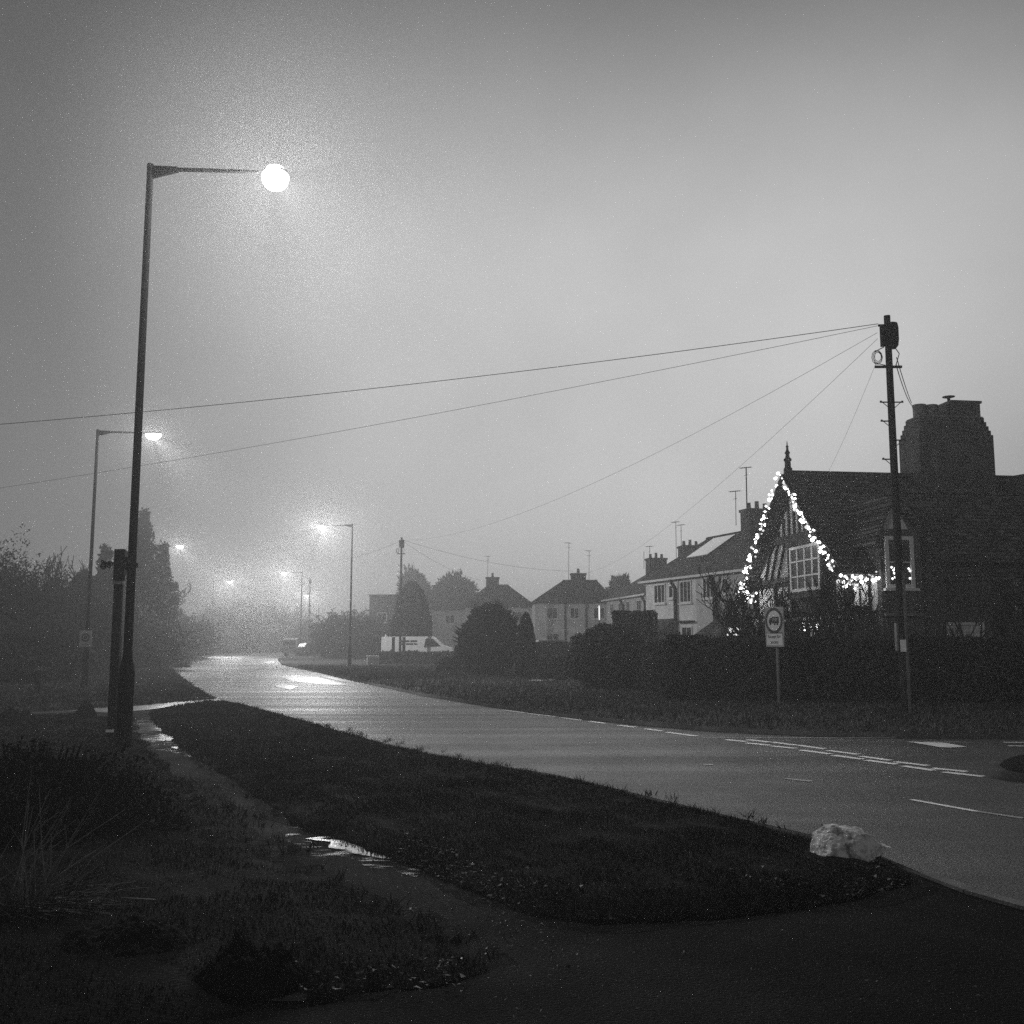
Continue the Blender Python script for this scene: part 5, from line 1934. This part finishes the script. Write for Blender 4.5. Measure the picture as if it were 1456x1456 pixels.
vb = at(595, 940, 72)
Lv = 5.0
van_prof = [(-2.5, 0.35), (-2.5, 1.95), (-2.4, 2.03), (0.95, 2.05), (1.12, 1.98), (1.78, 1.36), (2.36, 1.16), (2.48, 0.95), (2.5, 0.4)]
zr = at(595, 906, 72).z
k = zr / 2.05
van, vbody, vhalf = vehicle('van', 'white panel van parked side-on behind the low hedge', 'van', (vb.x, 72, 0.05), 0, Lv, 1.9, [(x, z * k) for x, z in van_prof],
                            [[(0.45, 1.22 * k), (1.62, 1.30 * k), (1.06, 1.88 * k), (0.55, 1.88 * k)]], 'car_pale', (-1.6, 1.6), 0.33)
lt = MB()
for r_ in ((-1.2, -0.1), (-1.28, -0.05)):
    pass
for i, (x0, x1, z0, z1) in enumerate([(-1.25, -0.55, 1.62, 1.76), (-0.48, -0.02, 1.62, 1.76), (-1.25, -0.85, 1.42, 1.53), (-0.8, -0.3, 1.42, 1.53), (-0.25, -0.02, 1.42, 1.53)]):
    y = -vhalf(z0 * k) - 0.006
    lt.box(x0, x1, y - 0.004, y + 0.02, z0 * k, z1 * k)
lt.build('side_graphics', M['sign_black'], van)
MB().box(-2.52, -2.50, -0.7, 0.7, 1.2 * k, 1.7 * k).build('rear_window', M['glass'], van)
for sd in (-0.6, 0.6):
    MB().box(2.46, 2.505, sd - 0.15, sd + 0.15, 0.72, 0.88).build('headlight', M['white'], van)
MB().lathe([(0.06, 0), (0.06, 0.12), (0.02, 0.16)], 8, (-2.3, 0.0, zr - 0.02)).build('beacon', M['white'], van)
for lab, px_ in (('dark gatepost standing before the van, nearer its tail', 559), ('dark gatepost standing before the middle of the van', 574)):
    q = at(px_, 940, 66.5)
    t = thing('gate_post', lab, 'post', (q.x, 66.5, 0.05), 0, 'gateposts by the van')
    MB().box(-0.09, 0.09, -0.09, 0.09, -0.1, at(px_, 908, 66.5).z).build('shaft', M['wood'], t)
    MB().box(-0.11, 0.11, -0.11, 0.11, at(px_, 908, 66.5).z, at(px_, 908, 66.5).z + 0.05).build('cap', M['wood'], t)
a = at(536, 940, 67.2)
b = at(652, 940, 66.2)
hedge('hedge', 'low hazy hedge hiding the lower half of the white van', (a.x, a.y, 0), (b.x, b.y, 0), 1.0, at(590, 929, 67).z, 8000, 36, 0.10)

car_prof = [(-2.05, 0.35), (-2.1, 0.85), (-1.85, 0.98), (-1.45, 1.42), (-0.2, 1.48), (0.35, 1.42), (1.0, 0.98), (1.9, 0.85), (2.08, 0.65), (2.05, 0.33)]
car_gl = [[(-1.4, 1.0), (-0.45, 1.0), (-0.45, 1.38), (-1.2, 1.36)], [(-0.38, 1.0), (0.85, 1.0), (0.3, 1.36), (-0.38, 1.4)]]
cb_ = at(797, 950, 47)
zt = at(797, 911, 47).z - 0.05
car, cbody, chf = vehicle('parked_car', 'dark car with pale roof parked behind the low shrub and slender cypress', 'car', (cb_.x, 47, 0.05), math.radians(4), 4.1, 1.75, [(x * 0.95, z * zt / 1.48) for x, z in car_prof],
                          [[(x * 0.95, z * zt / 1.48) for x, z in g] for g in car_gl], 'car_dark', (-1.25, 1.3), 0.31)
MB().prism([(-1.1, zt - 0.07), (0.12, zt - 0.01), (0.1, zt + 0.035), (-0.2, zt + 0.05), (-1.05, zt + 0.02)], 'y', -0.72, 0.72).build('roof', M['car_pale'], car)
suv_prof = [(-2.2, 0.4), (-2.25, 1.0), (-2.1, 1.72), (-1.95, 1.8), (0.3, 1.82), (0.75, 1.7), (1.3, 1.12), (2.1, 1.0), (2.25, 0.8), (2.2, 0.38)]
suv_gl = [[(-2.0, 1.1), (-0.7, 1.1), (-0.7, 1.66), (-1.9, 1.64)], [(-0.6, 1.1), (1.1, 1.12), (0.6, 1.62), (-0.6, 1.68)]]
c1 = at(427, 930, 106)
c, _, _ = vehicle('parked_car', 'boxy pale estate car parked on the far bend beside a lamp column', 'car', (c1.x, 106, 0.05), math.radians(72), 4.4, 1.8, suv_prof, suv_gl, 'car_grey', (-1.4, 1.35), 0.34)
MB().box(-2.285, -2.24, -0.7, 0.7, 1.15, 1.62).build('rear_window', M['glass'], c)
c2 = at(452, 930, 103)
c, _, _ = vehicle('parked_car', 'low dark car parked right beside the boxy pale estate', 'car', (c2.x, 103, 0.05), math.radians(35), 4.1, 1.75, car_prof, car_gl, 'car_dark', (-1.25, 1.3), 0.31)
for sd in (-0.6, 0.6):
    MB().box(2.05, 2.09, sd - 0.16, sd + 0.16, 0.62, 0.76).build('headlight', M['white'], c)

# ------------------------------------------------------------------ small things by the far verge
q = gnd(530, 947, 0.1)
t = thing('utility_cabinet', 'small white box standing on the grass by the roadside before the van hedge', 'cabinet', (q.x, q.y, 0.08), math.radians(12))
MB().box(-0.34, 0.34, -0.2, 0.2, 0, 0.58).build('body', M['white'], t)
MB().box(-0.37, 0.37, -0.23, 0.23, 0.58, 0.63).build('lid', M['white'], t)
MB().box(-0.3, -0.02, -0.212, -0.2, 0.05, 0.53).build('door', M['sign_grey'], t)
MB().box(0.02, 0.3, -0.212, -0.2, 0.05, 0.53).build('door', M['sign_grey'], t)
q = gnd(680, 956, 0.1)
t = thing('utility_cabinet', 'low grey cabinet half hidden against the foot of the broad conifer bush', 'cabinet', (q.x, q.y - 0.6, 0.08), math.radians(-10))
MB().box(-0.2, 0.2, -0.13, 0.13, 0, 0.42).build('body', M['galv'], t)
MB().box(-0.22, 0.22, -0.15, 0.15, 0.42, 0.46).build('lid', M['sign_grey'], t)
q = gnd(763, 969, 0.1)
rock('white_stone', 'small white slab lying on the grass under the slender cypress', 'stone', (q.x, q.y, 0.12), 0.2, (0.42, 0.2, 0.09), 6.1, M['white'], 3, 0.15)
rock('white_stone', 'small greyish stone lying right of the white slab', 'stone', (q.x + 0.62, q.y + 0.3, 0.12), 0.6, (0.3, 0.2, 0.10), 7.7, M['cap_pale'], 3, 0.2)
q = gnd(761, 962, 0.1)
t = thing('marker_post', 'thin pale marker post beside the slender cypress', 'post', (q.x, q.y, 0.06))
MB().box(-0.03, 0.03, -0.03, 0.03, -0.1, 0.62).build('shaft', M['kerbstone'], t)
MB().box(-0.05, 0.05, -0.04, -0.03, 0.42, 0.6).build('plate', M['sign_grey'], t)
q = at(852, 868, 70)
t = thing('porch_light', 'slim bright lamp glinting on the wall of the hipped house', 'lamp', (q.x, 70, 0.05))
MB().tube([(0, 0, 0), (0, 0, q.z - 0.7)], 0.04, 6).build('post', M['metal'], t)
MB().lathe([(0.03, q.z - 0.7), (0.05, q.z - 0.5), (0.05, q.z + 0.2), (0.02, q.z + 0.3)], 8).build('glass', M['panel_glow'], t)

# ------------------------------------------------------------------ fog
hz = MB().box(-600, 600, -100, 900, -1.2, 11.5).build('haze', None)
tag(hz, 'pale winter fog filling the whole street', 'fog', kind='stuff')
hm = bpy.data.materials.new('fog_air')
hm.use_nodes = True
nt = hm.node_tree
nt.nodes.clear()
out = nd(nt, 'ShaderNodeOutputMaterial')
pv = nd(nt, 'ShaderNodeVolumePrincipled')
pv.inputs['Color'].default_value = grey(0.97)
pv.inputs['Density'].default_value = 0.0033
pv.inputs['Anisotropy'].default_value = 0.6
nt.links.new(pv.outputs[0], out.inputs['Volume'])
hm.cycles.homogeneous_volume = True
hm.cycles.volume_sampling = 'EQUIANGULAR'
hz.data.materials.append(hm)

# ------------------------------------------------------------------ sky, sun, camera
w = bpy.data.worlds.new('World')
SC.world = w
w.use_nodes = True
nt = w.node_tree
bg = nt.nodes['Background']
SUN_EL, SUN_AZ = math.radians(9), math.radians(9)   # azimuth clockwise from +Y (ahead), behind the cloud
sky = nd(nt, 'ShaderNodeTexSky', sky_type='NISHITA')
sky.sun_disc = False
sky.sun_elevation = SUN_EL
sky.sun_rotation = SUN_AZ
sky.air_density = 1.0
sky.dust_density = 4.0
bw = nd(nt, 'ShaderNodeRGBToBW')
nt.links.new(sky.outputs[0], bw.inputs[0])
# a brighter lobe shaped into the sky, low and ahead
tc = nd(nt, 'ShaderNodeTexCoord')
dp = nd(nt, 'ShaderNodeVectorMath', operation='DOT_PRODUCT')
ld = ray(930, 370).normalized()
dp.inputs[1].default_value = ld
nt.links.new(tc.outputs['Generated'], dp.inputs[0])
mr = nd(nt, 'ShaderNodeMapRange', interpolation_type='SMOOTHSTEP')
mr.inputs['From Min'].default_value = math.cos(math.radians(33))
mr.inputs['From Max'].default_value = 1.0
mr.inputs['To Min'].default_value = 0.0
mr.inputs['To Max'].default_value = 1.0
nt.links.new(dp.outputs['Value'], mr.inputs['Value'])
cn = nd(nt, 'ShaderNodeTexNoise')
cn.inputs['Scale'].default_value = 2.2
cn.inputs['Detail'].default_value = 5
nt.links.new(tc.outputs['Generated'], cn.inputs['Vector'])
cm = nd(nt, 'ShaderNodeMath', operation='MULTIPLY_ADD')
cm.inputs[1].default_value = 0.9
cm.inputs[2].default_value = 0.57
nt.links.new(cn.outputs['Fac'], cm.inputs[0])
# sky dimmed overhead to keep the ground dark, brighter round the horizon
sz_ = nd(nt, 'ShaderNodeSeparateXYZ')
nt.links.new(tc.outputs['Generated'], sz_.inputs[0])
mz = nd(nt, 'ShaderNodeMapRange', interpolation_type='SMOOTHSTEP')
mz.inputs['From Min'].default_value = 0.30
mz.inputs['From Max'].default_value = 0.80
mz.inputs['To Min'].default_value = 1.75
mz.inputs['To Max'].default_value = 0.12
nt.links.new(sz_.outputs['Z'], mz.inputs['Value'])
ma = nd(nt, 'ShaderNodeMath', operation='MULTIPLY_ADD')
ma.inputs[1].default_value = 4.2     # lobe
nt.links.new(mz.outputs['Result'], ma.inputs[2])
ml = nd(nt, 'ShaderNodeMapRange', interpolation_type='SMOOTHSTEP')
ml.inputs['From Min'].default_value = 0.34
ml.inputs['From Max'].default_value = 0.64
ml.inputs['To Min'].default_value = 1.0
ml.inputs['To Max'].default_value = 0.15
nt.links.new(sz_.outputs['Z'], ml.inputs['Value'])
mlm = nd(nt, 'ShaderNodeMath', operation='MULTIPLY')
nt.links.new(mr.outputs['Result'], mlm.inputs[0])
nt.links.new(ml.outputs['Result'], mlm.inputs[1])
nt.links.new(mlm.outputs[0], ma.inputs[0])
m2 = nd(nt, 'ShaderNodeMath', operation='MULTIPLY')
nt.links.new(ma.outputs[0], m2.inputs[0])
nt.links.new(cm.outputs[0], m2.inputs[1])
sc_ = nd(nt, 'ShaderNodeMath', operation='MULTIPLY_ADD')
sc_.inputs[1].default_value = 0.02
nt.links.new(bw.outputs[0], sc_.inputs[0])
nt.links.new(m2.outputs[0], sc_.inputs[2])
nt.links.new(sc_.outputs[0], bg.inputs['Color'])
bg.inputs['Strength'].default_value = 0.085

sd_ = bpy.data.lights.new('sun', 'SUN')
sd_.energy = 0.3
sd_.angle = math.radians(40)
so_ = bpy.data.objects.new('sun', sd_)
COL.objects.link(so_)
sv = Vector((math.sin(SUN_AZ) * math.cos(SUN_EL), math.cos(SUN_AZ) * math.cos(SUN_EL), math.sin(SUN_EL)))
so_.rotation_euler = (-sv).to_track_quat('-Z', 'Y').to_euler()

cam = bpy.data.cameras.new('camera')
co = bpy.data.objects.new('camera', cam)
COL.objects.link(co)
cam.sensor_width = 36
cam.lens = 36
cam.clip_end = 3000
cam.clip_start = 0.05
co.location = (0, 0, CAM_H)
co.rotation_euler = (PI / 2 + TILT, 0, 0)
SC.camera = co

SC.view_settings.view_transform = 'Standard'
SC.view_settings.look = 'None'
SC.view_settings.exposure = 0
SC.view_settings.gamma = 1
SC.render.engine = 'CYCLES'
cy_ = SC.cycles
cy_.use_denoising = False
cy_.denoiser = 'OPENIMAGEDENOISE'
cy_.denoising_input_passes = 'RGB_ALBEDO_NORMAL'
cy_.denoising_prefilter = 'ACCURATE'
cy_.max_bounces = 4
cy_.diffuse_bounces = 2
cy_.glossy_bounces = 2
cy_.transmission_bounces = 2
cy_.volume_bounces = 1
cy_.transparent_max_bounces = 8
cy_.sample_clamp_indirect = 1.5
cy_.sample_clamp_direct = 7.0
cy_.use_adaptive_sampling = False
cy_.use_light_tree = True
